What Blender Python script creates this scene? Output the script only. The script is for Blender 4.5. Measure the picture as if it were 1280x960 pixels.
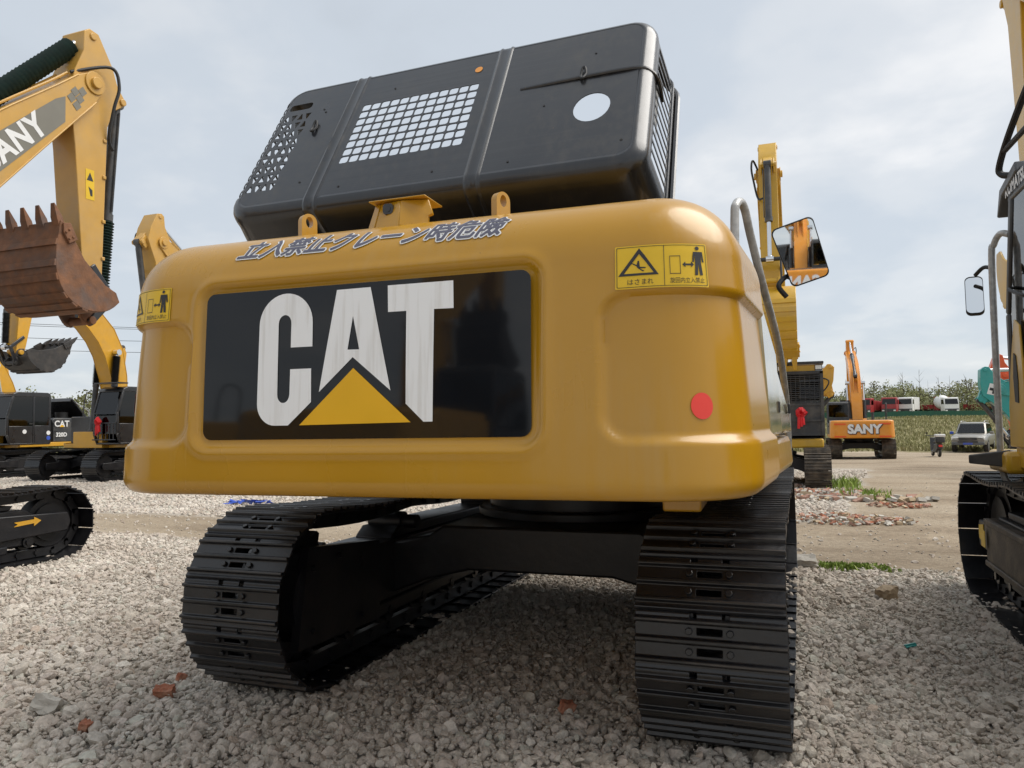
import bpy, bmesh, math, random
import numpy as np
from mathutils import Vector, Matrix
R = math.radians
rnd = random.Random(7)
scn = bpy.context.scene
for o in list(bpy.data.objects): bpy.data.objects.remove(o)
col = scn.collection

# ------------------------------------------------------------------ camera
YAW, PITCH, ROLL = R(20.5), R(3.04), R(0.9)
cd = bpy.data.cameras.new('camera'); cam = bpy.data.objects.new('camera', cd); col.objects.link(cam)
cd.sensor_width = 36; cd.lens = 36*961/1280; cd.clip_start = .05; cd.clip_end = 3000
_f = Vector((-math.sin(YAW)*math.cos(PITCH), math.cos(YAW)*math.cos(PITCH), math.sin(PITCH)))
_r = Vector((math.cos(YAW), math.sin(YAW), 0)); _u = _r.cross(_f)
_r2 = math.cos(ROLL)*_r - math.sin(ROLL)*_u; _u2 = math.sin(ROLL)*_r + math.cos(ROLL)*_u
CAM = Vector((1.49, -5.39, 1.36))
cam.matrix_world = Matrix(((_r2.x, _u2.x, -_f.x, CAM.x), (_r2.y, _u2.y, -_f.y, CAM.y), (_r2.z, _u2.z, -_f.z, CAM.z), (0, 0, 0, 1)))
scn.camera = cam

# ------------------------------------------------------------------ sky, sun, exposure
SUN_EL, SUN_AZ = R(54), R(68)          # azimuth from +Y towards +X
world = bpy.data.worlds.new('World'); scn.world = world; world.use_nodes = True
nt = world.node_tree; nt.nodes.clear()
def N(t, **k):
    n = nt.nodes.new(t)
    for a, b in k.items(): setattr(n, a, b)
    return n
L = lambda a, b: nt.links.new(a, b)
out = N('ShaderNodeOutputWorld'); bg = N('ShaderNodeBackground'); bg.inputs['Strength'].default_value = .1
sky = N('ShaderNodeTexSky', sky_type='NISHITA', sun_disc=False, sun_elevation=SUN_EL, sun_rotation=SUN_AZ)
tc = N('ShaderNodeTexCoord'); sep = N('ShaderNodeSeparateXYZ'); L(tc.outputs['Generated'], sep.inputs[0])
zc = N('ShaderNodeMath', operation='MAXIMUM'); L(sep.outputs['Z'], zc.inputs[0]); zc.inputs[1].default_value = 0
za = N('ShaderNodeMath', operation='ADD'); L(zc.outputs[0], za.inputs[0]); za.inputs[1].default_value = .22
dv = N('ShaderNodeVectorMath', operation='DIVIDE'); cmb = N('ShaderNodeCombineXYZ')
for i in range(3): L(za.outputs[0], cmb.inputs[i])
L(tc.outputs['Generated'], dv.inputs[0]); L(cmb.outputs[0], dv.inputs[1])
mp = N('ShaderNodeMapping'); mp.inputs['Location'].default_value = (3.1, 1.7, 0); mp.inputs['Scale'].default_value = (1.1, 1.0, 0)
L(dv.outputs[0], mp.inputs[0])
n1 = N('ShaderNodeTexNoise'); n1.inputs['Scale'].default_value = 1.6; n1.inputs['Detail'].default_value = 7; n1.inputs['Roughness'].default_value = .52; n1.inputs['Distortion'].default_value = .15
n2 = N('ShaderNodeTexNoise'); n2.inputs['Scale'].default_value = .55; n2.inputs['Detail'].default_value = 3
L(mp.outputs[0], n1.inputs[0]); L(mp.outputs[0], n2.inputs[0])
mx = N('ShaderNodeMath', operation='ADD'); L(n1.outputs[0], mx.inputs[0]); L(n2.outputs[0], mx.inputs[1])
cr = N('ShaderNodeValToRGB'); cr.color_ramp.interpolation = 'EASE'
e = cr.color_ramp.elements
e[0].position = .385; e[0].color = (.555, .60, .65, 1); e[1].position = .63; e[1].color = (.90, .895, .885, 1)
k = e.new(.465); k.color = (.595, .645, .70, 1)
k = e.new(.535); k.color = (.69, .72, .75, 1)
hf = N('ShaderNodeMath', operation='MULTIPLY'); L(mx.outputs[0], hf.inputs[0]); hf.inputs[1].default_value = .5
L(hf.outputs[0], cr.inputs[0])
sc10 = N('ShaderNodeVectorMath', operation='SCALE'); L(cr.outputs[0], sc10.inputs[0]); sc10.inputs['Scale'].default_value = 6.25
mixc = N('ShaderNodeMix', data_type='RGBA'); mixc.inputs[0].default_value = .9
L(sky.outputs[0], mixc.inputs[6]); L(sc10.outputs[0], mixc.inputs[7])
L(mixc.outputs[2], bg.inputs[0]); L(bg.outputs[0], out.inputs[0])
sd = bpy.data.lights.new('sun', 'SUN'); sd.energy = 2.1; sd.angle = R(50); sd.color = (1, .955, .89)
sun = bpy.data.objects.new('sun', sd); col.objects.link(sun)
sv = Vector((math.sin(SUN_AZ)*math.cos(SUN_EL), math.cos(SUN_AZ)*math.cos(SUN_EL), math.sin(SUN_EL)))
sun.rotation_euler = sv.to_track_quat('Z', 'Y').to_euler(); sun.location = (20, 20, 30)
scn.view_settings.view_transform = 'Standard'; scn.view_settings.look = 'None'
scn.view_settings.exposure = 0.8; scn.view_settings.gamma = 1; scn.view_settings.use_curve_mapping = False

# ------------------------------------------------------------------ materials
def new_mat(name):
    m = bpy.data.materials.new(name); m.use_nodes = True
    return m, m.node_tree, m.node_tree.nodes['Principled BSDF']
def mat(name, c, rough=.5, metal=0, coat=0, var=.12, vscale=6, dirt=None, dirt_amt=.0, dscale=3, bump=0, bscale=60, spec=.5, coords='Object', rvar=.1):
    m, t, b = new_mat(name)
    nn = lambda x: t.nodes.new(x)
    b.inputs['Metallic'].default_value = metal; b.inputs['Roughness'].default_value = rough
    b.inputs['Specular IOR Level'].default_value = spec
    if coat: b.inputs['Coat Weight'].default_value = coat; b.inputs['Coat Roughness'].default_value = .1
    tcn = nn('ShaderNodeTexCoord'); nz = nn('ShaderNodeTexNoise'); nz.inputs['Scale'].default_value = vscale; nz.inputs['Detail'].default_value = 6
    t.links.new(tcn.outputs[coords], nz.inputs[0])
    r = nn('ShaderNodeValToRGB'); r.color_ramp.elements[0].position = .3; r.color_ramp.elements[1].position = .7
    r.color_ramp.elements[0].color = (*[x*(1-var) for x in c], 1); r.color_ramp.elements[1].color = (*[min(1, x*(1+var)) for x in c], 1)
    t.links.new(nz.outputs[0], r.inputs[0]); cur = r.outputs[0]
    if dirt:
        n3 = nn('ShaderNodeTexNoise'); n3.inputs['Scale'].default_value = dscale; n3.inputs['Detail'].default_value = 9; n3.inputs['Roughness'].default_value = .65
        t.links.new(tcn.outputs[coords], n3.inputs[0])
        mr = nn('ShaderNodeMapRange'); mr.inputs[1].default_value = .45; mr.inputs[2].default_value = .75; mr.inputs[3].default_value = 0; mr.inputs[4].default_value = dirt_amt
        t.links.new(n3.outputs[0], mr.inputs[0])
        mm = nn('ShaderNodeMix'); mm.data_type = 'RGBA'; mm.inputs[7].default_value = (*dirt, 1)
        t.links.new(mr.outputs[0], mm.inputs[0]); t.links.new(cur, mm.inputs[6]); cur = mm.outputs[2]
    t.links.new(cur, b.inputs['Base Color'])
    mr2 = nn('ShaderNodeMapRange'); mr2.inputs[3].default_value = max(.02, rough-rvar); mr2.inputs[4].default_value = min(1, rough+rvar)
    t.links.new(nz.outputs[0], mr2.inputs[0]); t.links.new(mr2.outputs[0], b.inputs['Roughness'])
    if bump:
        n4 = nn('ShaderNodeTexNoise'); n4.inputs['Scale'].default_value = bscale; n4.inputs['Detail'].default_value = 5
        t.links.new(tcn.outputs[coords], n4.inputs[0])
        bp = nn('ShaderNodeBump'); bp.inputs['Strength'].default_value = bump; bp.inputs['Distance'].default_value = .01
        t.links.new(n4.outputs[0], bp.inputs['Height']); t.links.new(bp.outputs[0], b.inputs['Normal'])
    return m
DUST = (.33, .28, .21)
def streaks(m, amt=.10, rough_amt=.10):
    # rain runs and rubbed dust on standing paint: thin vertical streaks in colour and gloss
    t = m.node_tree; b = t.nodes['Principled BSDF']; nn = t.nodes.new; lk = t.links.new
    tcn = nn('ShaderNodeTexCoord'); mpn = nn('ShaderNodeMapping'); mpn.inputs['Scale'].default_value = (26, 26, 1.1)
    nz = nn('ShaderNodeTexNoise'); nz.inputs['Scale'].default_value = 1.0; nz.inputs['Detail'].default_value = 6; nz.inputs['Roughness'].default_value = .6
    n2 = nn('ShaderNodeTexNoise'); n2.inputs['Scale'].default_value = 1.7; n2.inputs['Detail'].default_value = 4
    lk(tcn.outputs['Object'], mpn.inputs[0]); lk(mpn.outputs[0], nz.inputs[0]); lk(tcn.outputs['Object'], n2.inputs[0])
    mu = nn('ShaderNodeMath'); mu.operation = 'MULTIPLY'; lk(nz.outputs[0], mu.inputs[0]); lk(n2.outputs[0], mu.inputs[1])
    mr = nn('ShaderNodeMapRange'); mr.inputs[1].default_value = .24; mr.inputs[2].default_value = .42; mr.inputs[3].default_value = 0; mr.inputs[4].default_value = 1; lk(mu.outputs[0], mr.inputs[0])
    src = b.inputs['Base Color'].links[0].from_socket; mm = nn('ShaderNodeMix'); mm.data_type = 'RGBA'; sc_ = nn('ShaderNodeMath'); sc_.operation = 'MULTIPLY'; sc_.inputs[1].default_value = amt; lk(mr.outputs[0], sc_.inputs[0])
    lk(sc_.outputs[0], mm.inputs[0]); lk(src, mm.inputs[6]); mm.inputs[7].default_value = (.40, .33, .22, 1); lk(mm.outputs[2], b.inputs['Base Color'])
    rs_ = b.inputs['Roughness'].links[0].from_socket; ad = nn('ShaderNodeMath'); ad.operation = 'MULTIPLY_ADD'; ad.inputs[1].default_value = rough_amt; lk(mr.outputs[0], ad.inputs[0]); lk(rs_, ad.inputs[2]); lk(ad.outputs[0], b.inputs['Roughness'])
    # sparse pin-head chips
    vo = nn('ShaderNodeTexVoronoi'); vo.inputs['Scale'].default_value = 16; lk(tcn.outputs['Object'], vo.inputs['Vector'])
    cp = nn('ShaderNodeMath'); cp.operation = 'LESS_THAN'; cp.inputs[1].default_value = .045; lk(vo.outputs['Distance'], cp.inputs[0])
    sp = nn('ShaderNodeSeparateColor'); lk(vo.outputs['Color'], sp.inputs[0]); g2 = nn('ShaderNodeMath'); g2.operation = 'GREATER_THAN'; g2.inputs[1].default_value = .90; lk(sp.outputs[0], g2.inputs[0])
    m2 = nn('ShaderNodeMath'); m2.operation = 'MULTIPLY'; lk(cp.outputs[0], m2.inputs[0]); lk(g2.outputs[0], m2.inputs[1])
    m3 = nn('ShaderNodeMix'); m3.data_type = 'RGBA'; m4 = nn('ShaderNodeMath'); m4.operation = 'MULTIPLY'; m4.inputs[1].default_value = .6; lk(m2.outputs[0], m4.inputs[0]); lk(m4.outputs[0], m3.inputs[0]); lk(mm.outputs[2], m3.inputs[6]); m3.inputs[7].default_value = (.12, .07, .03, 1); lk(m3.outputs[2], b.inputs['Base Color'])
M = {}
M['yellow'] = mat('cat_yellow_paint', (.425, .214, .005), .28, coat=.3, var=.03, vscale=2.2, dirt=(.46, .27, .05), dirt_amt=.25, dscale=1.6, bump=.035, bscale=9, rvar=.05)
streaks(M['yellow'])
M['yellow2'] = mat('amber_paint', (.60, .31, .014), .38, coat=.25, var=.05, dirt=DUST, dirt_amt=.22, dscale=2)
M['yellow3'] = mat('komatsu_yellow_paint', (.57, .33, .018), .4, coat=.3, var=.05, dirt=DUST, dirt_amt=.2, dscale=2)
M['ochre'] = mat('pale_ochre_paint', (.52, .29, .05), .42, coat=.2, var=.05, dirt=DUST, dirt_amt=.3, dscale=2)
M['orange'] = mat('sany_orange_paint', (.72, .27, .012), .38, coat=.25, var=.05, dirt=DUST, dirt_amt=.2)
M['black'] = mat('gloss_black_paint', (.012, .012, .014), .3, coat=.35, var=.15, dirt=(.05, .05, .05), dirt_amt=.3, rvar=.1)
M['hood'] = mat('hood_black_paint', (.013, .014, .017), .3, coat=.35, var=.08, vscale=3, dirt=(.05, .048, .045), dirt_amt=.35, dscale=2, bump=.03, bscale=7, rvar=.06)
streaks(M['hood'], .05, .12)
M['trackmetal'] = mat('track_black_paint', (.005, .005, .0065), .33, coat=.15, var=.3, dirt=(.022, .02, .019), dirt_amt=.3, dscale=7, rvar=.12, bump=.15, bscale=40)
M['trackdusty'] = mat('track_worn_steel', (.07, .058, .046), .62, metal=.2, var=.3, dirt=(.2, .16, .11), dirt_amt=.8, dscale=6, bump=.3)
M['wornedge'] = mat('worn_steel_edge', (.03, .03, .03), .32, metal=.5, var=.4, dirt=(.10, .08, .065), dirt_amt=.7, dscale=5)
M['frame'] = mat('undercarriage_black', (.006, .006, .008), .42, var=.25, dirt=(.035, .03, .026), dirt_amt=.5, bump=.15, bscale=25)
M['steel'] = mat('bare_steel', (.45, .45, .46), .3, metal=.9, var=.1)
M['chrome'] = mat('chrome_rod', (.7, .7, .7), .12, metal=1, var=.03)
M['charcoal'] = mat('charcoal_paint', (.035, .037, .04), .42, var=.1, dirt=DUST, dirt_amt=.22)
M['grey'] = mat('grey_paint', (.10, .105, .11), .45, var=.1)
M['palegrey'] = mat('pale_grey_primer', (.40, .40, .39), .5, var=.1)
M['rubber'] = mat('rubber', (.015, .015, .015), .6, var=.2)
M['boot'] = mat('green_bellows', (.012, .035, .028), .65, var=.25)
M['rust'] = mat('rusty_bucket_steel', (.19, .085, .04), .75, var=.3, vscale=9, dirt=(.10, .085, .08), dirt_amt=.9, dscale=3.5, bump=.4, bscale=30, metal=.1)
M['darkbucket'] = mat('dark_bucket_steel', (.03, .028, .027), .6, var=.3, dirt=(.09, .075, .06), dirt_amt=.7, dscale=4, bump=.3)
M['white'] = mat('white_vinyl', (.74, .74, .73), .42, var=.03, dirt=(.5, .48, .45), dirt_amt=.25, dscale=4)
M['logowhite'] = None
M['logoyellow'] = mat('logo_yellow_vinyl', (.74, .40, .004), .4, var=.03)
M['sticker'] = mat('sticker_yellow', (.70, .45, .012), .42, var=.03)
M['ink'] = mat('black_ink', (.02, .02, .022), .5, var=.1)
M['textink'] = mat('slate_ink', (.085, .085, .12), .5, var=.1)
M['red'] = mat('red_vinyl', (.75, .05, .035), .5, var=.05)
M['ribbon'] = mat('red_ribbon', (.62, .012, .015), .55, var=.2)
M['greyvinyl'] = mat('grey_vinyl', (.17, .16, .13), .5, var=.05)
M['wrap'] = mat('plastic_wrap', (.42, .42, .41), .25, coat=.4, var=.25, vscale=20, bump=.8, bscale=25)
M['teal'] = mat('teal_paint', (.012, .30, .28), .4, coat=.2, var=.06, dirt=DUST, dirt_amt=.15)
M['orangered'] = mat('red_orange_paint', (.75, .10, .015), .4, coat=.2, var=.06)
M['silver'] = mat('silver_car_paint', (.24, .23, .205), .35, metal=.35, coat=.4, var=.05, dirt=DUST, dirt_amt=.5, dscale=2)
M['tyre'] = mat('tyre_rubber', (.03, .027, .024), .8, var=.3)
M['truckred'] = mat('truck_red', (.33, .022, .025), .45, var=.08, dirt=DUST, dirt_amt=.2)
M['truckwhite'] = mat('truck_white', (.72, .72, .70), .45, var=.05)
M['blue'] = mat('blue_paint', (.03, .08, .42), .45, var=.1)
M['fencegreen'] = mat('green_fence_cloth', (.015, .085, .05), .7, var=.2)
M['brick'] = mat('broken_brick', (.36, .125, .065), .9, var=.35, vscale=20, bump=.6, dirt=DUST, dirt_amt=.7, dscale=14)
M['brickdust'] = mat('dusty_brick', (.34, .19, .14), .95, var=.3, vscale=12, dirt=DUST, dirt_amt=.6)
M['plate'] = mat('blue_number_plate', (.06, .10, .42), .4, var=.05)
M['lamp'] = mat('lamp_glass', (.75, .75, .72), .15, var=.05)
M['seat'] = mat('seat_fabric', (.03, .03, .032), .8, var=.2)
M['wood'] = mat('weathered_wood', (.36, .27, .17), .8, var=.25)
M['concrete'] = mat('pale_concrete', (.42, .39, .34), .85, var=.15, bump=.3)
# the glossy dark panel and streaked white letters
m, t, b = new_mat('gloss_panel_black'); b.inputs['Base Color'].default_value = (.007, .008, .010, 1); b.inputs['Roughness'].default_value = .05; b.inputs['Specular IOR Level'].default_value = .36
M['panel'] = m
def streak_white():
    m, t, b = new_mat('streaked_white_vinyl'); b.inputs['Roughness'].default_value = .42
    tcn = t.nodes.new('ShaderNodeTexCoord'); mpn = t.nodes.new('ShaderNodeMapping'); mpn.inputs['Scale'].default_value = (34, 34, 1.6)
    nz = t.nodes.new('ShaderNodeTexNoise'); nz.inputs['Scale'].default_value = 1.4; nz.inputs['Detail'].default_value = 5
    r = t.nodes.new('ShaderNodeValToRGB'); r.color_ramp.elements[0].position = .34; r.color_ramp.elements[0].color = (.70, .69, .67, 1)
    r.color_ramp.elements[1].position = .5; r.color_ramp.elements[1].color = (.80, .80, .795, 1)
    t.links.new(tcn.outputs['Object'], mpn.inputs[0]); t.links.new(mpn.outputs[0], nz.inputs[0]); t.links.new(nz.outputs[0], r.inputs[0]); t.links.new(r.outputs[0], b.inputs['Base Color'])
    return m
M['logowhite'] = streak_white()
def glass(name, tint, mixf=.55):
    m, t, b = new_mat(name); t.nodes.remove(b)
    o = t.nodes['Material Output']; tr = t.nodes.new('ShaderNodeBsdfTransparent'); tr.inputs[0].default_value = (*tint, 1)
    gl = t.nodes.new('ShaderNodeBsdfGlossy'); gl.inputs['Roughness'].default_value = .03; gl.inputs[0].default_value = (1, 1, 1, 1)
    fr = t.nodes.new('ShaderNodeFresnel'); fr.inputs[0].default_value = 1.5
    mm = t.nodes.new('ShaderNodeMixShader'); t.links.new(fr.outputs[0], mm.inputs[0]); t.links.new(tr.outputs[0], mm.inputs[1]); t.links.new(gl.outputs[0], mm.inputs[2]); t.links.new(mm.outputs[0], o.inputs[0])
    return m
M['glass'] = glass('tinted_cab_glass', (.42, .47, .47)); M['darkglass'] = glass('dark_cab_glass', (.1, .12, .13))
m, t, b = new_mat('mirror_glass'); b.inputs['Metallic'].default_value = 1; b.inputs['Roughness'].default_value = .015; b.inputs['Base Color'].default_value = (.82, .84, .85, 1); M['mirror'] = m

M['doorfilm'] = mat('door_paint_under_film', (.30, .25, .14), .16, coat=.8, var=.4, vscale=4, bump=.5, bscale=5)

# ------------------------------------------------------------------ mesh helpers
class MB:
    def __init__(s): s.v = []; s.f = []; s.mi = []; s.cur = 0
    def add(s, vs, fs):
        o = len(s.v); s.v += [tuple(p) for p in vs]; s.f += [tuple(o+i for i in f) for f in fs]; s.mi += [s.cur]*len(fs); return s
    def box(s, c, d, rot=None):
        x, y, z = [q/2 for q in d]
        vs = [Vector((a*x, b_*y, c_*z)) for a in (-1, 1) for b_ in (-1, 1) for c_ in (-1, 1)]
        if rot: vs = [rot @ p for p in vs]
        C = Vector(c); vs = [p+C for p in vs]
        return s.add(vs, [(0, 1, 3, 2), (4, 6, 7, 5), (0, 4, 5, 1), (2, 3, 7, 6), (0, 2, 6, 4), (1, 5, 7, 3)])
    def bb(s, x0, x1, y0, y1, z0, z1): return s.box(((x0+x1)/2, (y0+y1)/2, (z0+z1)/2), (x1-x0, y1-y0, z1-z0))
    def cyl(s, p0, p1, r0, r1=None, n=14, caps=True):
        if r1 is None: r1 = r0
        p0 = Vector(p0); p1 = Vector(p1); d = (p1-p0).normalized()
        a = d.orthogonal().normalized(); b_ = d.cross(a)
        vs = []
        for p, r_ in ((p0, r0), (p1, r1)):
            for i in range(n):
                t_ = 2*math.pi*i/n; vs.append(p+(a*math.cos(t_)+b_*math.sin(t_))*r_)
        fs = [(i, (i+1) % n, n+(i+1) % n, n+i) for i in range(n)]
        if caps: fs += [tuple(range(n))[::-1], tuple(range(n, 2*n))]
        return s.add(vs, fs)
    def prism(s, poly, lo, hi, ax='x'):
        n = len(poly)
        def P(a, b_, t_): return (t_, a, b_) if ax == 'x' else ((a, t_, b_) if ax == 'y' else (a, b_, t_))
        vs = [P(a, b_, lo) for a, b_ in poly]+[P(a, b_, hi) for a, b_ in poly]
        return s.add(vs, [tuple(range(n))[::-1], tuple(range(n, 2*n))]+[(i, (i+1) % n, n+(i+1) % n, n+i) for i in range(n)])
    def tube(s, pts, r, n=8, caps=True, smooth=0):
        pts = [Vector(p) for p in pts]
        if smooth: pts = catmull(pts, smooth)
        m_ = len(pts); rs = r if isinstance(r, (list, tuple)) else [r]*m_
        vs = []; prev = None
        for i, p in enumerate(pts):
            d = (pts[min(i+1, m_-1)]-pts[max(i-1, 0)])
            d = d.normalized() if d.length > 1e-9 else Vector((0, 0, 1))
            a = d.orthogonal().normalized() if prev is None else (prev-d*prev.dot(d))
            if a.length < 1e-6: a = d.orthogonal()
            a.normalize(); prev = a; b_ = d.cross(a)
            for j in range(n):
                t_ = 2*math.pi*j/n; vs.append(p+(a*math.cos(t_)+b_*math.sin(t_))*rs[i])
        fs = [(i*n+j, i*n+(j+1) % n, (i+1)*n+(j+1) % n, (i+1)*n+j) for i in range(m_-1) for j in range(n)]
        if caps: fs += [tuple(range(n))[::-1], tuple(range((m_-1)*n, m_*n))]
        return s.add(vs, fs)
    def grid(s, P, closeu=False):
        nu = len(P); nv = len(P[0]); vs = [p for row in P for p in row]
        fs = [(i*nv+j, ((i+1) % nu)*nv+j, ((i+1) % nu)*nv+j+1, i*nv+j+1) for i in range(nu if closeu else nu-1) for j in range(nv-1)]
        return s.add(vs, fs)
    def build(s, name, mats, parent=None, smooth=38, bevel=0, loc=None, rz=0, recalc=True, seg=2):
        me = bpy.data.meshes.new(name); me.from_pydata(s.v, [], s.f)
        mats = mats if isinstance(mats, (list, tuple)) else [mats]
        for q in mats: me.materials.append(M[q] if isinstance(q, str) else q)
        if len(mats) > 1: me.polygons.foreach_set('material_index', s.mi)
        if recalc:
            bm = bmesh.new(); bm.from_mesh(me); bmesh.ops.recalc_face_normals(bm, faces=bm.faces); bm.to_mesh(me); bm.free()
        me.polygons.foreach_set('use_smooth', [True]*len(me.polygons)); me.set_sharp_from_angle(angle=R(smooth)); me.update()
        return obj(name, me, parent, loc, rz, bevel, seg)
def obj(name, me, parent=None, loc=None, rz=0, bevel=0, seg=2):
    o = bpy.data.objects.new(name, me); col.objects.link(o)
    if parent: o.parent = parent
    if loc: o.location = loc
    if rz: o.rotation_euler = (0, 0, rz)
    if bevel:
        b_ = o.modifiers.new('bevel', 'BEVEL'); b_.width = bevel; b_.segments = seg; b_.limit_method = 'ANGLE'; b_.angle_limit = R(35); b_.harden_normals = False
    return o
def catmull(p, k):
    o = []
    for i in range(len(p)-1):
        a = p[max(i-1, 0)]; b_ = p[i]; c = p[i+1]; d = p[min(i+2, len(p)-1)]
        for j in range(k):
            t_ = j/k
            o.append(.5*((2*b_)+(c-a)*t_+(2*a-5*b_+4*c-d)*t_*t_+(3*b_-a-3*c+d)*t_**3))
    o.append(p[-1]); return o
def tag(o, label=None, cat=None, group=None, kind=None):
    if label: o['label'] = label
    if cat: o['category'] = cat
    if group: o['group'] = group
    if kind: o['kind'] = kind
    return o
def empty(name, loc, rz=0):
    o = bpy.data.objects.new(name, None); col.objects.link(o); o.location = loc; o.rotation_euler = (0, 0, rz); o.empty_display_size = .2; return o
def rrect(x0, x1, y0, y1, r, n=5):
    o = []
    for cx, cy, a0 in ((x1-r, y1-r, 0), (x0+r, y1-r, 90), (x0+r, y0+r, 180), (x1-r, y0+r, 270)):
        for i in range(n+1):
            a = R(a0+90*i/n); o.append((cx+r*math.cos(a), cy+r*math.sin(a)))
    return o
def circ(cx, cy, rx, ry=None, n=20, a0=0):
    ry = ry or rx
    return [(cx+rx*math.cos(2*math.pi*i/n+a0), cy+ry*math.sin(2*math.pi*i/n+a0)) for i in range(n)]
def flat_fill(loops, extrude=0, maxlen=None):
    """2D loops (outer and holes) -> (verts2d/3d, faces) via a filled curve"""
    cu = bpy.data.curves.new('tmp', 'CURVE'); cu.dimensions = '2D'; cu.fill_mode = 'BOTH'; cu.extrude = extrude
    for lp in loops:
        sp = cu.splines.new('POLY'); sp.points.add(len(lp)-1); sp.use_cyclic_u = True
        for q, (x, y) in zip(sp.points, lp): q.co = (x, y, 0, 1)
    return curve_mesh(cu, maxlen)
def text_fill(body, size=1, shear=0, offset=0, spacing=1, maxlen=None, align='LEFT', extrude=0, res=4):
    cu = bpy.data.curves.new('tmp', 'FONT'); cu.body = body; cu.size = size; cu.shear = shear; cu.offset = offset; cu.space_character = spacing
    cu.align_x = align; cu.resolution_u = res; cu.extrude = extrude
    return curve_mesh(cu, maxlen)
def curve_mesh(cu, maxlen=None):
    o = bpy.data.objects.new('tmp', cu); col.objects.link(o)
    dg = bpy.context.evaluated_depsgraph_get(); dg.update()
    me = bpy.data.meshes.new_from_object(o.evaluated_get(dg))
    bpy.data.objects.remove(o); bpy.data.curves.remove(cu)
    bm = bmesh.new(); bm.from_mesh(me)
    if maxlen:
        for _ in range(5):
            es = [e_ for e_ in bm.edges if e_.calc_length() > maxlen]
            if not es: break
            bmesh.ops.subdivide_edges(bm, edges=es, cuts=1)
            bmesh.ops.triangulate(bm, faces=[f for f in bm.faces if len(f.verts) > 4])
    bm.verts.index_update()
    vs = [v.co.copy() for v in bm.verts]; fs = [tuple(v.index for v in f.verts) for f in bm.faces]
    bm.free(); bpy.data.meshes.remove(me)
    return vs, fs
def mapped(name, vf, mats, parent, fn, smooth=60):
    """flat mesh wrapped on a surface by fn(x,y,z)"""
    mb = MB(); mb.add([fn(p[0], p[1], p[2] if len(p) > 2 else 0) for p in vf[0]], vf[1])
    return mb.build(name, mats, parent, smooth=smooth, recalc=False)

# ------------------------------------------------------------------ terrain
def sstep(a, b_, x):
    t_ = np.clip((x-a)/(b_-a), 0, 1); return t_*t_*(3-2*t_)
def vnoise(x, y, s=1.0, seed=0):
    x = np.asarray(x, float)*s; y = np.asarray(y, float)*s
    xi = np.floor(x); yi = np.floor(y); fx = x-xi; fy = y-yi; fx = fx*fx*(3-2*fx); fy = fy*fy*(3-2*fy)
    def h(a, b_): q = np.sin(a*127.1+b_*311.7+seed*74.7)*43758.5453; return q-np.floor(q)
    return (h(xi, yi)*(1-fx)+h(xi+1, yi)*fx)*(1-fy)+(h(xi, yi+1)*(1-fx)+h(xi+1, yi+1)*fx)*fy
def edge_noise(x, y): return vnoise(x, y, .9, 1)*.5+vnoise(x, y, 2.7, 2)*.25-.375
def gravel_mask(x, y):
    """1 on the crushed-stone pads, 0 on the dirt road"""
    n = edge_noise(x, y)
    near = sstep(.12, -.12, y-2.40-n*.5)
    far_edge = np.where(x > .6, 5.35+(x-.6)*1.55+np.maximum(0, x-2.1)*9, 4.9+.0*x)
    far = sstep(-.2, .2, y-far_edge-n*1.1)*sstep(26, 21, y)
    return np.clip(near+far, 0, 1)
def ground_z(x, y):
    x = np.asarray(x, float); y = np.asarray(y, float)
    z = -.0155*np.maximum(0, y-3)
    z = np.where(y > 44, -.0155*41, z)
    bank = sstep(50, 104, y)*2.0+sstep(104, 140, y)*.6
    z = z+bank
    z = z-.05*sstep(2.3, 2.9, y)*sstep(9, 6, y)
    z = z+.05*(vnoise(x, y, .35, 5)-.5)*sstep(2.6, 7, y)+(vnoise(x, y, .22, 9)-.5)*.3*sstep(50, 60, y)
    return z
def gz(x, y): return float(ground_z(x, y))
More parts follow.
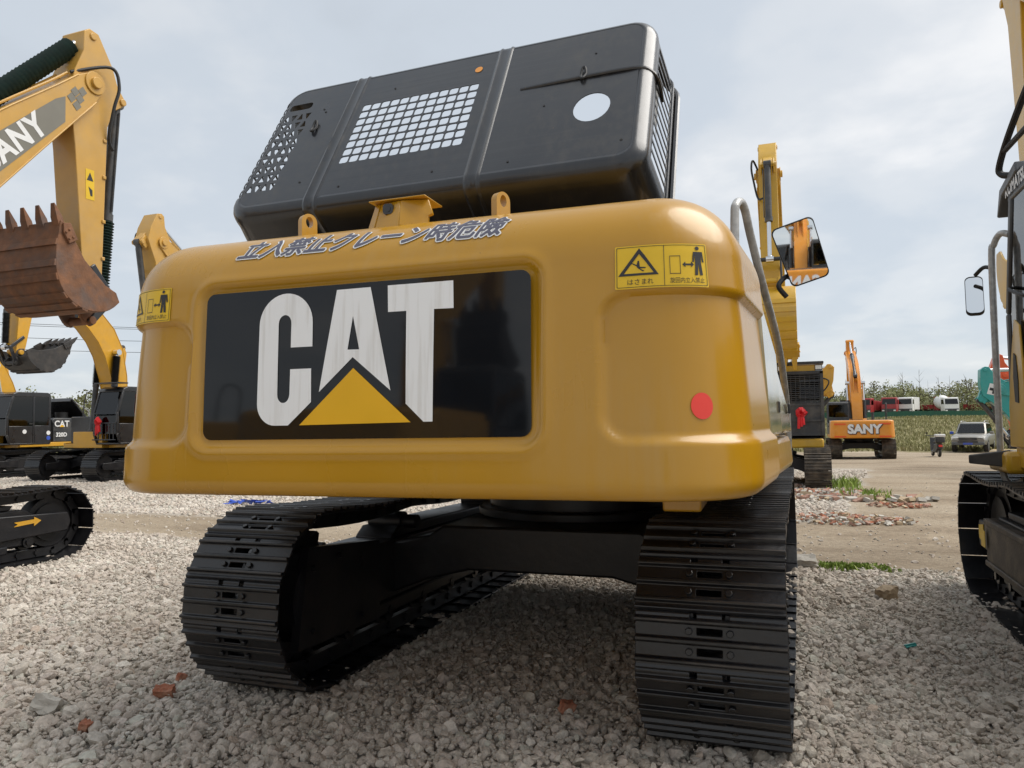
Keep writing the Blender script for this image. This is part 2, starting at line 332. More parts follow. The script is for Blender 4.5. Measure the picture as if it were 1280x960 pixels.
def build_ground():
    def axis(lo, hi, fine_lo, fine_hi, fs, growth):
        a = list(np.arange(fine_lo, fine_hi, fs)); st = fs
        while a[-1] < hi: st *= growth; a.append(a[-1]+st)
        st = fs; b_ = [a[0]]
        while b_[-1] > lo: st *= growth; b_.append(b_[-1]-st)
        return np.array(b_[:0:-1]+a)
    xs = axis(-900, 900, -26, 14, .35, 1.09); ys = axis(-300, 1500, -6, 20, .3, 1.06)
    X, Y = np.meshgrid(xs, ys, indexing='ij'); Z = ground_z(X, Y)-.012
    mb = MB(); mb.grid([[(X[i, j], Y[i, j], Z[i, j]) for j in range(len(ys))] for i in range(len(xs))])
    m, t, b = new_mat('dirt_and_gravel'); nn = t.nodes.new; lk = t.links.new
    b.inputs['Roughness'].default_value = .95; b.inputs['Specular IOR Level'].default_value = .15
    at = nn('ShaderNodeAttribute'); at.attribute_name = 'pad'
    ag = nn('ShaderNodeAttribute'); ag.attribute_name = 'field'
    geo = nn('ShaderNodeNewGeometry')
    def noise(scale, det=6, rough=.6, stretch=None):
        n = nn('ShaderNodeTexNoise'); n.inputs['Scale'].default_value = scale; n.inputs['Detail'].default_value = det; n.inputs['Roughness'].default_value = rough
        if stretch:
            mpn = nn('ShaderNodeMapping'); mpn.inputs['Scale'].default_value = stretch; lk(geo.outputs['Position'], mpn.inputs[0]); lk(mpn.outputs[0], n.inputs[0])
        else: lk(geo.outputs['Position'], n.inputs[0])
        return n
    def ramp(n, stops):
        r = nn('ShaderNodeValToRGB'); els = r.color_ramp.elements
        els[0].position, els[0].color = stops[0][0], (*stops[0][1], 1); els[1].position, els[1].color = stops[-1][0], (*stops[-1][1], 1)
        for p, c in stops[1:-1]: q = els.new(p); q.color = (*c, 1)
        lk(n.outputs[0], r.inputs[0]); return r
    def mix(f, a, c):
        q = nn('ShaderNodeMix'); q.data_type = 'RGBA'; lk(f, q.inputs[0]); lk(a, q.inputs[6]); lk(c, q.inputs[7]); return q.outputs[2]
    dirt = ramp(noise(.55, 9, .62, (.5, 1.1, 1)), [(.3, (.23, .175, .12)), (.48, (.37, .298, .215)), (.7, (.46, .385, .29))])
    fine = ramp(noise(14, 6, .7), [(.3, (.62, .62, .62)), (.7, (1.12, 1.12, 1.12))])
    mu = nn('ShaderNodeMix'); mu.data_type = 'RGBA'; mu.blend_type = 'MULTIPLY'; mu.inputs[0].default_value = 1; lk(dirt.outputs[0], mu.inputs[6]); lk(fine.outputs[0], mu.inputs[7])
    grav = ramp(noise(26, 4, .7), [(.32, (.22, .195, .165)), (.5, (.45, .41, .36)), (.68, (.60, .555, .49))])
    fld = ramp(noise(.5, 8, .65), [(.3, (.17, .13, .08)), (.5, (.22, .20, .10)), (.7, (.31, .28, .15))])
    c1 = mix(at.outputs['Fac'], mu.outputs[2], grav.outputs[0]); c2 = mix(ag.outputs['Fac'], c1, fld.outputs[0])
    lk(c2, b.inputs['Base Color'])
    nb = noise(9, 8, .7); nb2 = noise(45, 4, .6); ad = nn('ShaderNodeMath'); ad.operation = 'ADD'; lk(nb.outputs[0], ad.inputs[0]); lk(nb2.outputs[0], ad.inputs[1])
    bp = nn('ShaderNodeBump'); bp.inputs['Strength'].default_value = .7; bp.inputs['Distance'].default_value = .03; lk(ad.outputs[0], bp.inputs['Height']); lk(bp.outputs[0], b.inputs['Normal'])
    o = mb.build('ground', m, recalc=False, smooth=180); o['kind'] = 'structure'
    fx, fy = X.ravel(), Y.ravel()
    a = o.data.attributes.new('pad', 'FLOAT', 'POINT'); a.data.foreach_set('value', gravel_mask(fx, fy).astype(np.float32))
    fm = sstep(-1.5, 1.5, fy-47+edge_noise(fx, fy)*8)
    # scrub left of the dirt yard, right verge
    fm = np.maximum(fm, sstep(1, 3, fx-13.0-edge_noise(fx, fy)*5)*sstep(30, 38, fy))
    a = o.data.attributes.new('field', 'FLOAT', 'POINT'); a.data.foreach_set('value', fm.astype(np.float32))
    return o
build_ground()

# ------------------------------------------------------------------ crawler tracks
SHOE = {}
def shoe_mesh(p, w, lod, matname):
    key = (round(p, 4), round(w, 3), lod, matname)
    if key in SHOE: return SHOE[key]
    mb = MB()
    if lod == 2:
        T0 = .013; G = .030
        prof = [(-.53, .006), (-.50, T0+.004), (-.44, T0), (-.40, T0), (-.375, G), (-.325, G), (-.29, T0), (-.06, T0), (-.03, G), (.03, G), (.06, T0), (.285, T0), (.315, G), (.365, G), (.395, T0), (.46, T0-.002), (.53, -.004)]
        xs = [-w/2, -w*.19, -.075, -.048, .048, .075, w*.19, w/2]
        # holes: slots between bolts, and notches at the leading edge
        def hole(i, j):
            s0 = (prof[i][0]+prof[i+1][0])/2; x0 = (xs[j]+xs[j+1])/2
            if -.29 < s0 < -.06 and abs(x0) < .048: return True
            if .06 < s0 < .285 and abs(x0) < .048: return True
            if s0 > .395 and .048 < abs(x0) < .075: return True
            return False
        sub = []
        for i in range(len(prof)): sub.append(prof[i])
        # split the slot spans so the slot is narrower than the gap between bars
        def ins(a, b_):
            out_ = []
            for i in range(len(sub)):
                out_.append(sub[i])
            return out_
        P2 = []
        for q in prof:
            P2.append(q)
            if q[0] == -.29: P2 += [(-.235, T0), (-.115, T0)]
            if q[0] == .06: P2 += [(.115, T0), (.23, T0)]
        def hole(i, j):
            s0 = (P2[i][0]+P2[i+1][0])/2; x0 = (xs[j]+xs[j+1])/2
            if -.235 < s0 < -.115 and abs(x0) < .048: return True
            if .115 < s0 < .23 and abs(x0) < .048: return True
            if s0 > .395 and .048 < abs(x0) < .075: return True
            return False
        ni, nj = len(P2)-1, len(xs)-1
        top = lambda i, j: (xs[j], P2[i][0]*p, P2[i][1]); bot = lambda i, j: (xs[j], P2[i][0]*p, min(0, P2[i][1]-.008) if i in (0, ni) else 0)
        for i in range(ni):
            for j in range(nj):
                if hole(i, j): continue
                mb.cur = 1 if P2[i][1] >= G-.001 and P2[i+1][1] >= G-.001 else 0
                mb.add([top(i, j), top(i+1, j), top(i+1, j+1), top(i, j+1)], [(0, 1, 2, 3)]); mb.cur = 0
                mb.add([bot(i, j), bot(i, j+1), bot(i+1, j+1), bot(i+1, j)], [(0, 1, 2, 3)])
                for (di, dj, e0, e1) in ((-1, 0, (i, j), (i, j+1)), (1, 0, (i+1, j), (i+1, j+1)), (0, -1, (i, j), (i+1, j)), (0, 1, (i, j+1), (i+1, j+1))):
                    a, b_ = i+di, j+dj
                    if a < 0 or b_ < 0 or a >= ni or b_ >= nj or hole(a, b_):
                        mb.add([top(*e0), top(*e1), bot(*e1), bot(*e0)], [(0, 1, 2, 3)])
        bm_ = []
        for sx in (-1, 1):
            for s0 in (-.175, .172):
                mb.cyl((sx*.077, s0*p, T0), (sx*.077, s0*p, T0+.014), .0155, .0145, 6)
        me = bpy.data.meshes.new('track_shoe'); me.from_pydata(mb.v, [], mb.f); me.materials.append(M[matname]); me.materials.append(M['wornedge']); me.polygons.foreach_set('material_index', mb.mi)
        bm = bmesh.new(); bm.from_mesh(me); bmesh.ops.remove_doubles(bm, verts=bm.verts, dist=.0004); bmesh.ops.recalc_face_normals(bm, faces=bm.faces)
        es = [e_ for e_ in bm.edges if len(e_.link_faces) == 2 and e_.calc_face_angle(0) > R(20)]
        bmesh.ops.bevel(bm, geom=es, offset=.0022, segments=1, affect='EDGES', clamp_overlap=True)
        bm.to_mesh(me); bm.free()
    else:
        prof = [(-.5, 0), (-.5, .012), (-.40, .012), (-.37, .034), (-.31, .034), (-.28, .012), (-.04, .012), (-.02, .030), (.03, .030), (.05, .012), (.29, .012), (.31, .030), (.36, .030), (.38, .012), (.48, .010), (.48, 0)]
        mb.prism([(a*p, b_) for a, b_ in prof], -w/2, w/2, 'x')
        me = bpy.data.meshes.new('track_shoe'); me.from_pydata(mb.v, [], mb.f); me.materials.append(M[matname])
        bm = bmesh.new(); bm.from_mesh(me); bmesh.ops.recalc_face_normals(bm, faces=bm.faces); bm.to_mesh(me); bm.free()
    SHOE[key] = me; return me
def track_poly(L, H, sag=.03, zb=.028, fr=1.0):
    r = (H-zb-.03)/2; a = L/2-.03-r
    pts = []
    for i in range(41): pts.append((a-2*a*i/40, zb))                       # bottom, front to rear
    for i in range(1, 33): t_ = math.pi*i/32; pts.append((-a-r*math.sin(t_), zb+r-r*math.cos(t_)))
    for i in range(1, 41):
        u = i/40; s_ = sag*abs(math.sin(3*math.pi*u))**1.2
        pts.append((-a+2*a*u, zb+2*r-s_))
    for i in range(1, 33): t_ = math.pi*i/32; pts.append((a+r*math.sin(t_), zb+r+r*math.cos(t_)))
    return pts, r, a
def track_samples(pts, n, phase=0):
    P = np.array(pts+[pts[0]]); d = np.hypot(*(P[1:]-P[:-1]).T); c = np.concatenate([[0], np.cumsum(d)]); per = c[-1]; p = per/n
    out_ = []
    for k in range(n):
        q = []
        for off in (-.35*p, 0, .35*p):
            s_ = ((k+phase)*p+off) % per; i = min(np.searchsorted(c, s_, side='right')-1, len(d)-1); q.append(P[i]+(P[i+1]-P[i])*((s_-c[i])/d[i]))
        t_ = q[2]-q[0]; t_ /= np.hypot(*t_); ctr = q[1]*.34+(q[0]+q[2])*.33
        out_.append((ctr, t_))
    return out_, p
def undercarriage(root, gauge=2.33, L=4.72, H=.94, w=.6, n=47, lod=2, shoe='trackmetal', rz=0, phase=.3, side_sticker=None, frame_mat='frame'):
    pts, r, a = track_poly(L, H); sm, p = track_samples(pts, n, phase); zc = .028+r
    for sx in (-1, 1):
        X = sx*gauge/2
        ch = MB()
        for (c, t_) in sm:
            nrm = np.array([-t_[1], t_[0]])           # outward
            rot = Matrix(((1, 0, 0), (0, t_[0], nrm[0]), (0, t_[1], nrm[1])))
            for k in (-1, 1):
                cc = c-nrm*.055
                ch.box((k*.082+(.012 if False else 0), cc[0], cc[1]), (.042, p*1.04, .085), rot)
            if lod >= 1:
                pc = c+t_*p*.5-nrm*.06; ch.cyl((-.12, pc[0], pc[1]), (.12, pc[0], pc[1]), .024, n=8)
        if lod == 0:
            for (c, t_) in sm:
                nrm = np.array([-t_[1], t_[0]]); rot = Matrix(((1, 0, 0), (0, t_[0], nrm[0]), (0, t_[1], nrm[1])))
                ch.cur = 1
                for ds, hh in ((0, .012), (-.33, .042), (0, .036), (.33, .036)):
                    cc = c+t_*ds*p+nrm*hh/2; ch.box((0, cc[0], cc[1]), (w, p*.97 if hh == .012 else p*.1, hh), rot)
            tr = ch.build('crawler_track', ['frame', shoe], root, loc=(X, 0, 0), bevel=0)
        else:
            tr = ch.build('crawler_track', 'frame', root, loc=(X, 0, 0))
            me = shoe_mesh(p, w, lod, shoe)
            for (c, t_) in sm:
                nrm = np.array([-t_[1], t_[0]])
                o = bpy.data.objects.new('track_shoe', me); col.objects.link(o); o.parent = tr
                jit = rnd.uniform(-1, 1)*.012
                o.matrix_local = Matrix(((1, 0, 0, rnd.uniform(-.003, .003)), (0, t_[0], nrm[0], c[0]), (0, t_[1], nrm[1], c[1]), (0, 0, 0, 1))) @ Matrix.Rotation(jit, 4, 'X')
        # track frame
        fb = MB(); zt = zc+.17; zl = zc-.20
        fb.prism([(-a+.05, zl), (a-.35, zl), (a-.25, zl+.08), (a-.25, zt-.06), (a-.35, zt), (-a+.3, zt), (-a+.05, zt-.06)], -.17, .17)
        fb.bb(-.20, .20, -a+.15, a-.55, zl-.06, zl+.02)
        for k in (-1, 1): fb.prism([(a-.7, zc-.13), (a+.12, zc-.10), (a+.16, zc), (a+.12, zc+.10), (a-.7, zc+.13)], k*.19-.02, k*.19+.02)
        fb.prism([(a-.5, zt), (a-.45, zt+.05), (-.2, zt+.07), (-.9, zt+.07), (-1.0, zt)], -.14, .14)
        fr = fb.build('track_frame', frame_mat, root, loc=(X, 0, 0), bevel=.012)
        if side_sticker and sx == side_sticker[0]: side_sticker[1](fr, zc, a)
        # guards on the inner and outer side of the sprocket
        gb = MB(); gb.cyl((-.22, -a, zc), (.22, -a, zc), r*.55, n=28); gb.cyl((sx*.22, -a, zc), (sx*.27, -a, zc), r*.50, r*.42, 28)
        gb.prism([(-a-r*.55, zc-.22), (-a+.55, zc-.24), (-a+.55, zc+.22), (-a-r*.35, zc+.28)], -sx*.20, -sx*.25)
        for q in range(12):
            t_ = 2*math.pi*q/12; gb.cyl((sx*.265, -a+r*.36*math.cos(t_), zc+r*.36*math.sin(t_)), (sx*.28, -a+r*.36*math.cos(t_), zc+r*.36*math.sin(t_)), .014, n=6)
        for yy, zz in ((-a-.12, zc+.17), (-a+.35, zc+.15), (-a+.35, zc-.17), (-a-.12, zc-.15), (-a+.12, zc+.2)): gb.cyl((-sx*.25, yy, zz), (-sx*.268, yy, zz), .016, n=6)
        gb.build('final_drive', frame_mat, root, loc=(X, 0, 0))
        sp = MB(); ns = 21; sp_p = []
        for q in range(ns*4):
            t_ = 2*math.pi*q/(ns*4); rr = (r-.065) if q % 4 in (0, 1) else r-.115
            sp_p.append((-a+rr*math.cos(t_), zc+rr*math.sin(t_)))
        sp.prism(sp_p, -.045, .045); sp.build('sprocket', 'frame', root, loc=(X, 0, 0))
        ib = MB(); ib.cyl((-.075, a, zc), (.075, a, zc), r-.10, n=32); ib.cyl((-.1, a, zc), (.1, a, zc), r-.16, n=32); ib.cyl((-.16, a, zc), (.16, a, zc), .1)
        ib.build('idler', 'frame', root, loc=(X, 0, 0))
        nr = 8 if lod else 0
        for q in range(nr):
            yy = -a+.32+(2*a-.64)*q/(nr-1); rb = MB(); z0 = .028+.11+.085
            rb.cyl((-.13, yy, z0), (-.06, yy, z0), .085, n=16); rb.cyl((.06, yy, z0), (.13, yy, z0), .085, n=16); rb.cyl((-.19, yy, z0), (.19, yy, z0), .06, n=12)
            for k in (-1, 1): rb.cyl((k*.19, yy, z0), (k*.205, yy, z0), .032, n=10)
            rb.build('track_roller', 'trackmetal', root, loc=(X, 0, 0))
        for yy in (-a*.42, a*.38):
            rb = MB(); z0 = .028+2*r-.11-.07; rb.cyl((-.12, yy, z0), (.12, yy, z0), .065, n=16); rb.cyl((-sx*.1, yy, z0), (-sx*.22, yy, z0), .045, n=12); rb.bb(-.09, .09, yy-.06, yy+.06, zc+.1, z0)
            rb.build('carrier_roller', 'frame', root, loc=(X, 0, 0))
    cb = MB(); g = gauge/2-.14
    # car body: arched cross beam with legs that reach the track frames
    def leg(y0, y1): cb.prism([(-g, .30), (-g*.74, .40), (-.45, .47), (.45, .47), (g*.74, .40), (g, .30), (g, .62), (g*.72, .68), (.62, .74), (-.62, .74), (-g*.72, .68), (-g, .62)], y0, y1, 'y')
    leg(-1.02, -.62); leg(.62, 1.02)
    cb.bb(-.66, .66, -.7, .7, .46, .735)
    cb.cyl((0, 0, .73), (0, 0, .80), .74, n=48)
    cb.build('carbody', frame_mat, root, bevel=.015)
    sb = MB(); sb.cyl((0, 0, .80), (0, 0, .90), .66, n=48)
    gp = []
    for q in range(180):
        t_ = 2*math.pi*q/180; rr = .705 if q % 2 else .685; gp.append((rr*math.cos(t_), rr*math.sin(t_)))
    sb.prism(gp, .90, .985, 'z'); sb.build('swing_bearing', 'frame', root)
    return dict(a=a, zc=zc, r=r)

# ------------------------------------------------------------------ counterweight surface
class CW:
    """smooth cast counterweight: s = arc length along the plan outline (0 at the tail centre, + to the right), t = arc length up the profile"""
    def __init__(c, hw=1.258, Y=-3.12, Rc=.34, zb=1.118, zt=2.118, Rb=.055, Rt=.25, lean=.05, front=-2.30, taper=.105, recess=None):
        c.hw, c.Y, c.Rc, c.zb, c.zt, c.Rb, c.Rt, c.lean, c.front, c.taper, c.recess = hw, Y, Rc, zb, zt, Rb, Rt, lean, front, taper, recess
        P = [(.45, zb)]+[(Rb, zb)]
        n = 10
        for i in range(1, n+1): q = math.pi/2*i/n; P.append((Rb-Rb*math.sin(q), zb+Rb-Rb*math.cos(q)))
        c.tz0 = None
        z1 = zt-Rt
        for i in range(1, 61): u = i/60; P.append((lean*(u**1.3), zb+Rb+(z1-zb-Rb)*u))
        ang0 = math.atan2(lean*1.3, z1-zb-Rb)
        n = 26
        for i in range(1, n+1): q = math.pi/2*i/n; P.append((lean+Rt-Rt*math.cos(q), z1+Rt*math.sin(q)))
        P.append((lean+Rt+.16, zt+.012))
        c.P = np.array(P); d = np.hypot(*(c.P[1:]-c.P[:-1]).T); c.T = np.concatenate([[0], np.cumsum(d)])
        c.sf = hw-Rc; c.phi = math.pi/2-math.atan(taper); c.sc = c.sf+Rc*c.phi; c.smax = c.sc+(front-(Y+Rc-Rc*math.cos(c.phi)))/math.cos(math.atan(taper))
    def t_of_z(c, z):   # on the standing face
        m_ = (c.P[:, 1] <= z)
        i = int(np.searchsorted(c.P[2:, 1], z))+2; i = min(i, len(c.T)-1)
        a, b_ = c.P[i-1], c.P[i]; return c.T[i-1]+(c.T[i]-c.T[i-1])*((z-a[1])/max(1e-6, b_[1]-a[1]))
    def s_of_x(c, x):
        s_ = 1 if x >= 0 else -1; ax = abs(x)
        if ax <= c.sf: return x
        return s_*(c.sf+c.Rc*math.asin(min(1, (ax-c.sf)/c.Rc)))
    def plan(c, s, ins):
        sg = 1 if s >= 0 else -1; a = abs(s)
        ex = max(0, ins-c.Rc+.01); re = c.Rc-ins+ex; cx, cy = c.sf-ex, c.Y+c.Rc+ex
        if a <= c.sf: x, y, nx, ny = a*cx/c.sf, cy-re, 0, -1
        elif a <= c.sc:
            th = (a-c.sf)/c.Rc; nx, ny = math.sin(th), -math.cos(th); x, y = cx+re*nx, cy+re*ny
        else:
            nx, ny = math.sin(c.phi), -math.cos(c.phi); x, y = cx+re*nx+(a-c.sc)*math.cos(c.phi), cy+re*ny+(a-c.sc)*math.sin(c.phi)
        return sg*x, y, sg*nx, ny
    def pt(c, s, t, off=0, rec=True):
        ins = float(np.interp(t, c.T, c.P[:, 0])); z = float(np.interp(t, c.T, c.P[:, 1]))
        t2 = .012
        i2, z2 = np.interp([t-t2, t+t2], c.T, c.P[:, 0]), np.interp([t-t2, t+t2], c.T, c.P[:, 1])
        dz, di = z2[1]-z2[0], i2[1]-i2[0]; l = math.hypot(dz, di) or 1
        nh, nz = dz/l, di/l                     # outward horizontal and vertical components
        d = off-(c.recess(s, z, t) if (rec and c.recess) else 0)
        x, y, nx, ny = c.plan(s, ins-d*nh)
        return (x, y, z+d*nz)
    def mesh(c, ds=.012, dt=.010):
        S = [];s = -c.smax
        st = []
        ns = int(2*c.smax/ds); S = np.linspace(-c.smax, c.smax, ns)
        ntv = int((c.T[-1])/dt); Tt = np.unique(np.concatenate([np.linspace(0, c.T[-1], ntv), c.T[[1]]]))
        mb = MB(); mb.grid([[c.pt(s, t_) for t_ in Tt] for s in S])
        nv = len(Tt); N_ = len(S)
        mb.f.append(tuple(i*nv for i in range(N_))); mb.f.append(tuple(i*nv+nv-1 for i in range(N_))[::-1])
        mb.f.append(tuple(range(nv))); mb.f.append(tuple((N_-1)*nv+j for j in range(nv))[::-1]); mb.mi += [0]*4
        return mb

# ------------------------------------------------------------------ the excavator with the raised hood
def sd_rr(x, y, x0, x1, y0, y1, r):
    qx = abs(x-(x0+x1)/2)-(x1-x0)/2+r; qy = abs(y-(y0+y1)/2)-(y1-y0)/2+r
    return math.hypot(max(qx, 0), max(qy, 0))+min(max(qx, qy), 0)-r
def smooth01(v): v = min(1, max(0, v)); return v*v*(3-2*v)
PX0, PX1, PZ0, PZ1 = -.716, .552, 1.322, 1.865
def cat_recess(s, z, t):
    d = 0
    if t < .35: return 0
    d1 = sd_rr(s, z, PX0-.035, PX1+.035, PZ0-.035, PZ1+.035, .07)
    d += .020*smooth01(-d1/.028+.3)
    d += -.006*math.exp(-((d1-.012)/.02)**2)
    sg = abs(s); d2 = sd_rr(sg, z, .775, 3.2, 1.300, 1.770, .09)
    d += .024*smooth01(-d2/(.020 if z > 1.6 else .035)+.25)
    return d
LET = dict(
 C=[[(-.257, 1.735), (-.256, 1.649), (-.345, 1.649), (-.345, 1.737)]+[(-.3715+.0265*math.cos(R(q)), 1.737+.031*math.sin(R(q))) for q in range(20, 180, 20)]+[(-.398, 1.737), (-.3965, 1.482)]+[(-.3715-.0252*math.cos(R(q)), 1.482-.031*math.sin(R(q))) for q in range(20, 180, 20)]+[(-.346, 1.482), (-.345, 1.571), (-.259, 1.571), (-.257, 1.452), (-.350, 1.371), (-.405, 1.371)]+[(-.405-.076*math.sin(R(q)), 1.450-.079*math.cos(R(q))) for q in range(10, 91, 10)]+[(-.479, 1.735)]+[(-.368-.111*math.cos(R(q)), 1.735+.111*math.sin(R(q))) for q in range(9, 180, 9)]],
 A=[[(-.162, 1.845), (-.029, 1.846), (.053, 1.484), (-.094, 1.604), (-.226, 1.486)], [(-.096, 1.749), (-.069, 1.630), (-.115, 1.631)]],
 T=[[(.037, 1.847), (.281, 1.847), (.283, 1.753), (.212, 1.754), (.209, 1.376), (.176, 1.376), (.110, 1.438), (.109, 1.754), (.04, 1.754)]],
 Y=[[(-.091, 1.566), (.129, 1.375), (-.304, 1.371)]])
SWING = R(2.5)
def decal(cw, name, loops, m_, parent, off, maxlen=.03, stand=0):
    # stand: the logo plate is bolted on a little steeper than the cast face behind it
    vf = flat_fill(loops, 0, maxlen)
    return mapped(name, vf, m_, parent, lambda x, y, z: cw.pt(x, cw.t_of_z(y), off+stand*max(0, y-PZ0)/(PZ1-PZ0)))
def main_excavator():
    root = empty('excavator', (0, 0, 0))
    tag(root, 'yellow excavator with black tracks and its black engine hood raised, on the near gravel', 'excavator')
    info = undercarriage(root, gauge=2.268, w=.572, phase=.55)
    up = dict(parent=root, rz=SWING)
    cw = CW(recess=cat_recess)
    body = cw.mesh().build('counterweight', 'yellow', rz=SWING, parent=root, smooth=50)
    panel = decal(cw, 'logo_panel', [rrect(PX0, PX1, PZ0, PZ1, .035)], 'panel', body, .003, stand=.020)
    for k in 'CAT': decal(cw, 'letter_'+k.lower(), LET[k], 'logowhite', body, .0055, stand=.020)
    decal(cw, 'logo_triangle', LET['Y'], 'logoyellow', body, .0055, stand=.020)
    decal(cw, 'round_sticker', [circ(1.107, 1.410, .041, n=28)], 'red', body, .003)
    decal(cw, 'round_sticker', [circ(-1.235, 1.470, .041, n=28)], 'red', body, .003)
    # Japanese notice wrapped over the top edge
    s0, s1 = -.615, .455; t0 = cw.t_of_z(1.985)+.012; hgt = .104
    vf = text_fill('立入禁止クレーン時危險', 1, shear=.38, maxlen=.25)
    xs = [p[0] for p in vf[0]]; ys = [p[1] for p in vf[0]]; x0, x1, y0, y1 = min(xs), max(xs), min(ys), max(ys)
    for mt, nm, dz, rad, cnt in (('white', 'notice_outline', .0025, .0078, 10), ('textink', 'notice_text', .0045, .0026, 6)):
        mb = MB()
        for q in range(cnt):
            dx, dy = rad*math.cos(2*math.pi*q/cnt), rad*math.sin(2*math.pi*q/cnt)
            mb.add([cw.pt(s0+(p[0]-x0)/(x1-x0)*(s1-s0)+dx, t0+(p[1]-y0)/(y1-y0)*hgt+dy, dz+q*.00012) for p in vf[0]], vf[1])
        mb.build(nm, mt, body, recalc=False)
    # warning stickers
    def sticker(sa, sb, za, zb, flip=1):
        def q(u, v): return (sa+(sb-sa)*u, za+(zb-za)*v)
        def qp(L_): return [q(u, v) for u, v in L_]
        st = decal(cw, 'warning_sticker', [qp(rrect(0, 1, 0, 1, .02))], 'sticker', body, .003)
        def ink(loops, name='sticker_symbol', m_='ink'): return decal(cw, name, [qp(l_) for l_ in loops], m_, body, .0045, .05)
        ink([rrect(.015, .985, .03, .97, .015), rrect(.021, .979, .042, .958, .015)], 'sticker_border')
        ink([[(.497, .042), (.503, .042), (.503, .958), (.497, .958)]], 'sticker_border')
        ink([[(.235, .93), (.44, .30), (.03, .30)], [(.235, .80), (.385, .352), (.085, .352)]], 'sticker_triangle')
        ink([[(.15, .62), (.21, .545), (.22, .64), (.235, .64), (.24, .50), (.30, .485), (.30, .46), (.24, .46), (.285, .40), (.27, .385), (.22, .47), (.205, .52), (.15, .60)]])
        ink([[(.56, .72), (.68, .72), (.68, .30), (.56, .30)], [(.566, .705), (.674, .705), (.674, .315), (.566, .315)]])
        ink([[(.70, .515), (.735, .58), (.735, .535), (.80, .535), (.80, .58), (.835, .515), (.80, .45), (.80, .495), (.735, .495), (.735, .45)]])
        ink([circ(.88, .89, .024, .045, 16)])
        ink([[(.83, .81), (.94, .81), (.955, .57), (.935, .57), (.925, .74), (.92, .56), (.935, .27), (.90, .27), (.885, .53), (.875, .27), (.84, .27), (.85, .56), (.845, .74), (.835, .57), (.815, .57)]])
        for body_, u0, u1 in (('はさまれ', .12, .38), ('旋回内立入禁止', .56, .95)):
            vf = text_fill(body_, 1, maxlen=None, res=2); xs = [p[0] for p in vf[0]]; ys = [p[1] for p in vf[0]]
            fx = lambda x: u0+(x-min(xs))/(max(xs)-min(xs))*(u1-u0); fy = lambda y: .09+(y-min(ys))/(max(ys)-min(ys))*.13
            mapped('sticker_text', vf, 'ink', body, lambda x, y, z: cw.pt(q(fx(x), 0)[0], cw.t_of_z(q(0, fy(y))[1]), .0045))
    sticker(.828, 1.150, 1.775, 1.912); sticker(-1.19, -.885, 1.775, 1.905)
    # lifting eyes
    def eye(x, y, z, s_=1.0):
        vf = flat_fill([[(-.034, 0), (.034, 0)]+[(.034*math.cos(a), .075+.034*math.sin(a)) for a in [math.pi*i/12 for i in range(13)]], circ(0, .075, .016, .022, 16)], .014)
        mb = MB(); mb.add([(x+p[2]*.9+p[0]*.45, y+p[0]*.9-p[2]*.45, z+p[1]*s_) for p in vf[0]], vf[1]); mb.build('lifting_eye', 'yellow', root, rz=SWING, recalc=True)
    eye(-.44, -2.83, 2.098, 1.0); eye(.37, -2.83, 2.098, 1.0)
    # rear camera housing
    mb = MB(); A_ = [(-.11, 0), (.12, 0), (.085, .115), (-.075, .115)]
    cx, cy, cz = -.035, -2.86, 2.112
    b4 = [(cx-.085, cy-.02, cz-.01), (cx+.03, cy-.045, cz-.01), (cx+.03, cy+.16, cz-.01), (cx-.085, cy+.16, cz-.01)]
    t4 = [(cx-.075, cy+.02, cz+.10), (cx+.015, cy+.0, cz+.10), (cx+.015, cy+.16, cz+.10), (cx-.075, cy+.16, cz+.10)]
    mb.add(b4+t4, [(0, 1, 2, 3), (4, 7, 6, 5), (0, 4, 5, 1), (1, 5, 6, 2), (2, 6, 7, 3), (3, 7, 4, 0)])
    mb.add([(cx+.03, cy-.045, cz-.008), (cx+.118, cy+.02, cz-.008), (cx+.118, cy+.03, cz+.04), (cx+.135, cy+.03, cz+.045), (cx+.118, cy+.03, cz+.102), (cx+.015, cy, cz+.10),
            (cx+.03, cy-.02, cz-.008), (cx+.112, cy+.045, cz-.008), (cx+.112, cy+.055, cz+.04), (cx+.13, cy+.055, cz+.045), (cx+.112, cy+.055, cz+.102), (cx+.015, cy+.02, cz+.10)],
           [(0, 1, 2, 3, 4, 5), (11, 10, 9, 8, 7, 6), (0, 6, 7, 1), (1, 7, 8, 2), (2, 8, 9, 3), (3, 9, 10, 4), (4, 10, 11, 5), (5, 11, 6, 0)])
    mb.add([(cx-.12, cy-.01, cz-.012), (cx-.085, cy-.025, cz-.012), (cx-.075, cy+.018, cz+.10), (cx-.105, cy+.03, cz+.098), (cx-.12, cy+.02, cz-.012), (cx-.085, cy+.01, cz-.012), (cx-.075, cy+.04, cz+.10), (cx-.105, cy+.05, cz+.098)], [(0, 1, 2, 3), (7, 6, 5, 4), (0, 4, 5, 1), (1, 5, 6, 2), (2, 6, 7, 3), (3, 7, 4, 0)])
    mb.add([(cx-.112, cy-.012, cz+.1), (cx+.12, cy-.006, cz+.104), (cx+.12, cy+.16, cz+.104), (cx-.112, cy+.16, cz+.1), (cx-.112, cy-.012, cz+.106), (cx+.12, cy-.006, cz+.110), (cx+.12, cy+.16, cz+.110), (cx-.112, cy+.16, cz+.106)], [(0, 1, 2, 3), (7, 6, 5, 4), (0, 4, 5, 1), (1, 5, 6, 2), (2, 6, 7, 3), (3, 7, 4, 0)])
    ch = mb.build('camera_housing', 'yellow', root, rz=SWING, bevel=.004)
    mb = MB(); lc = Vector((cx-.03, cy-.002, cz+.068))
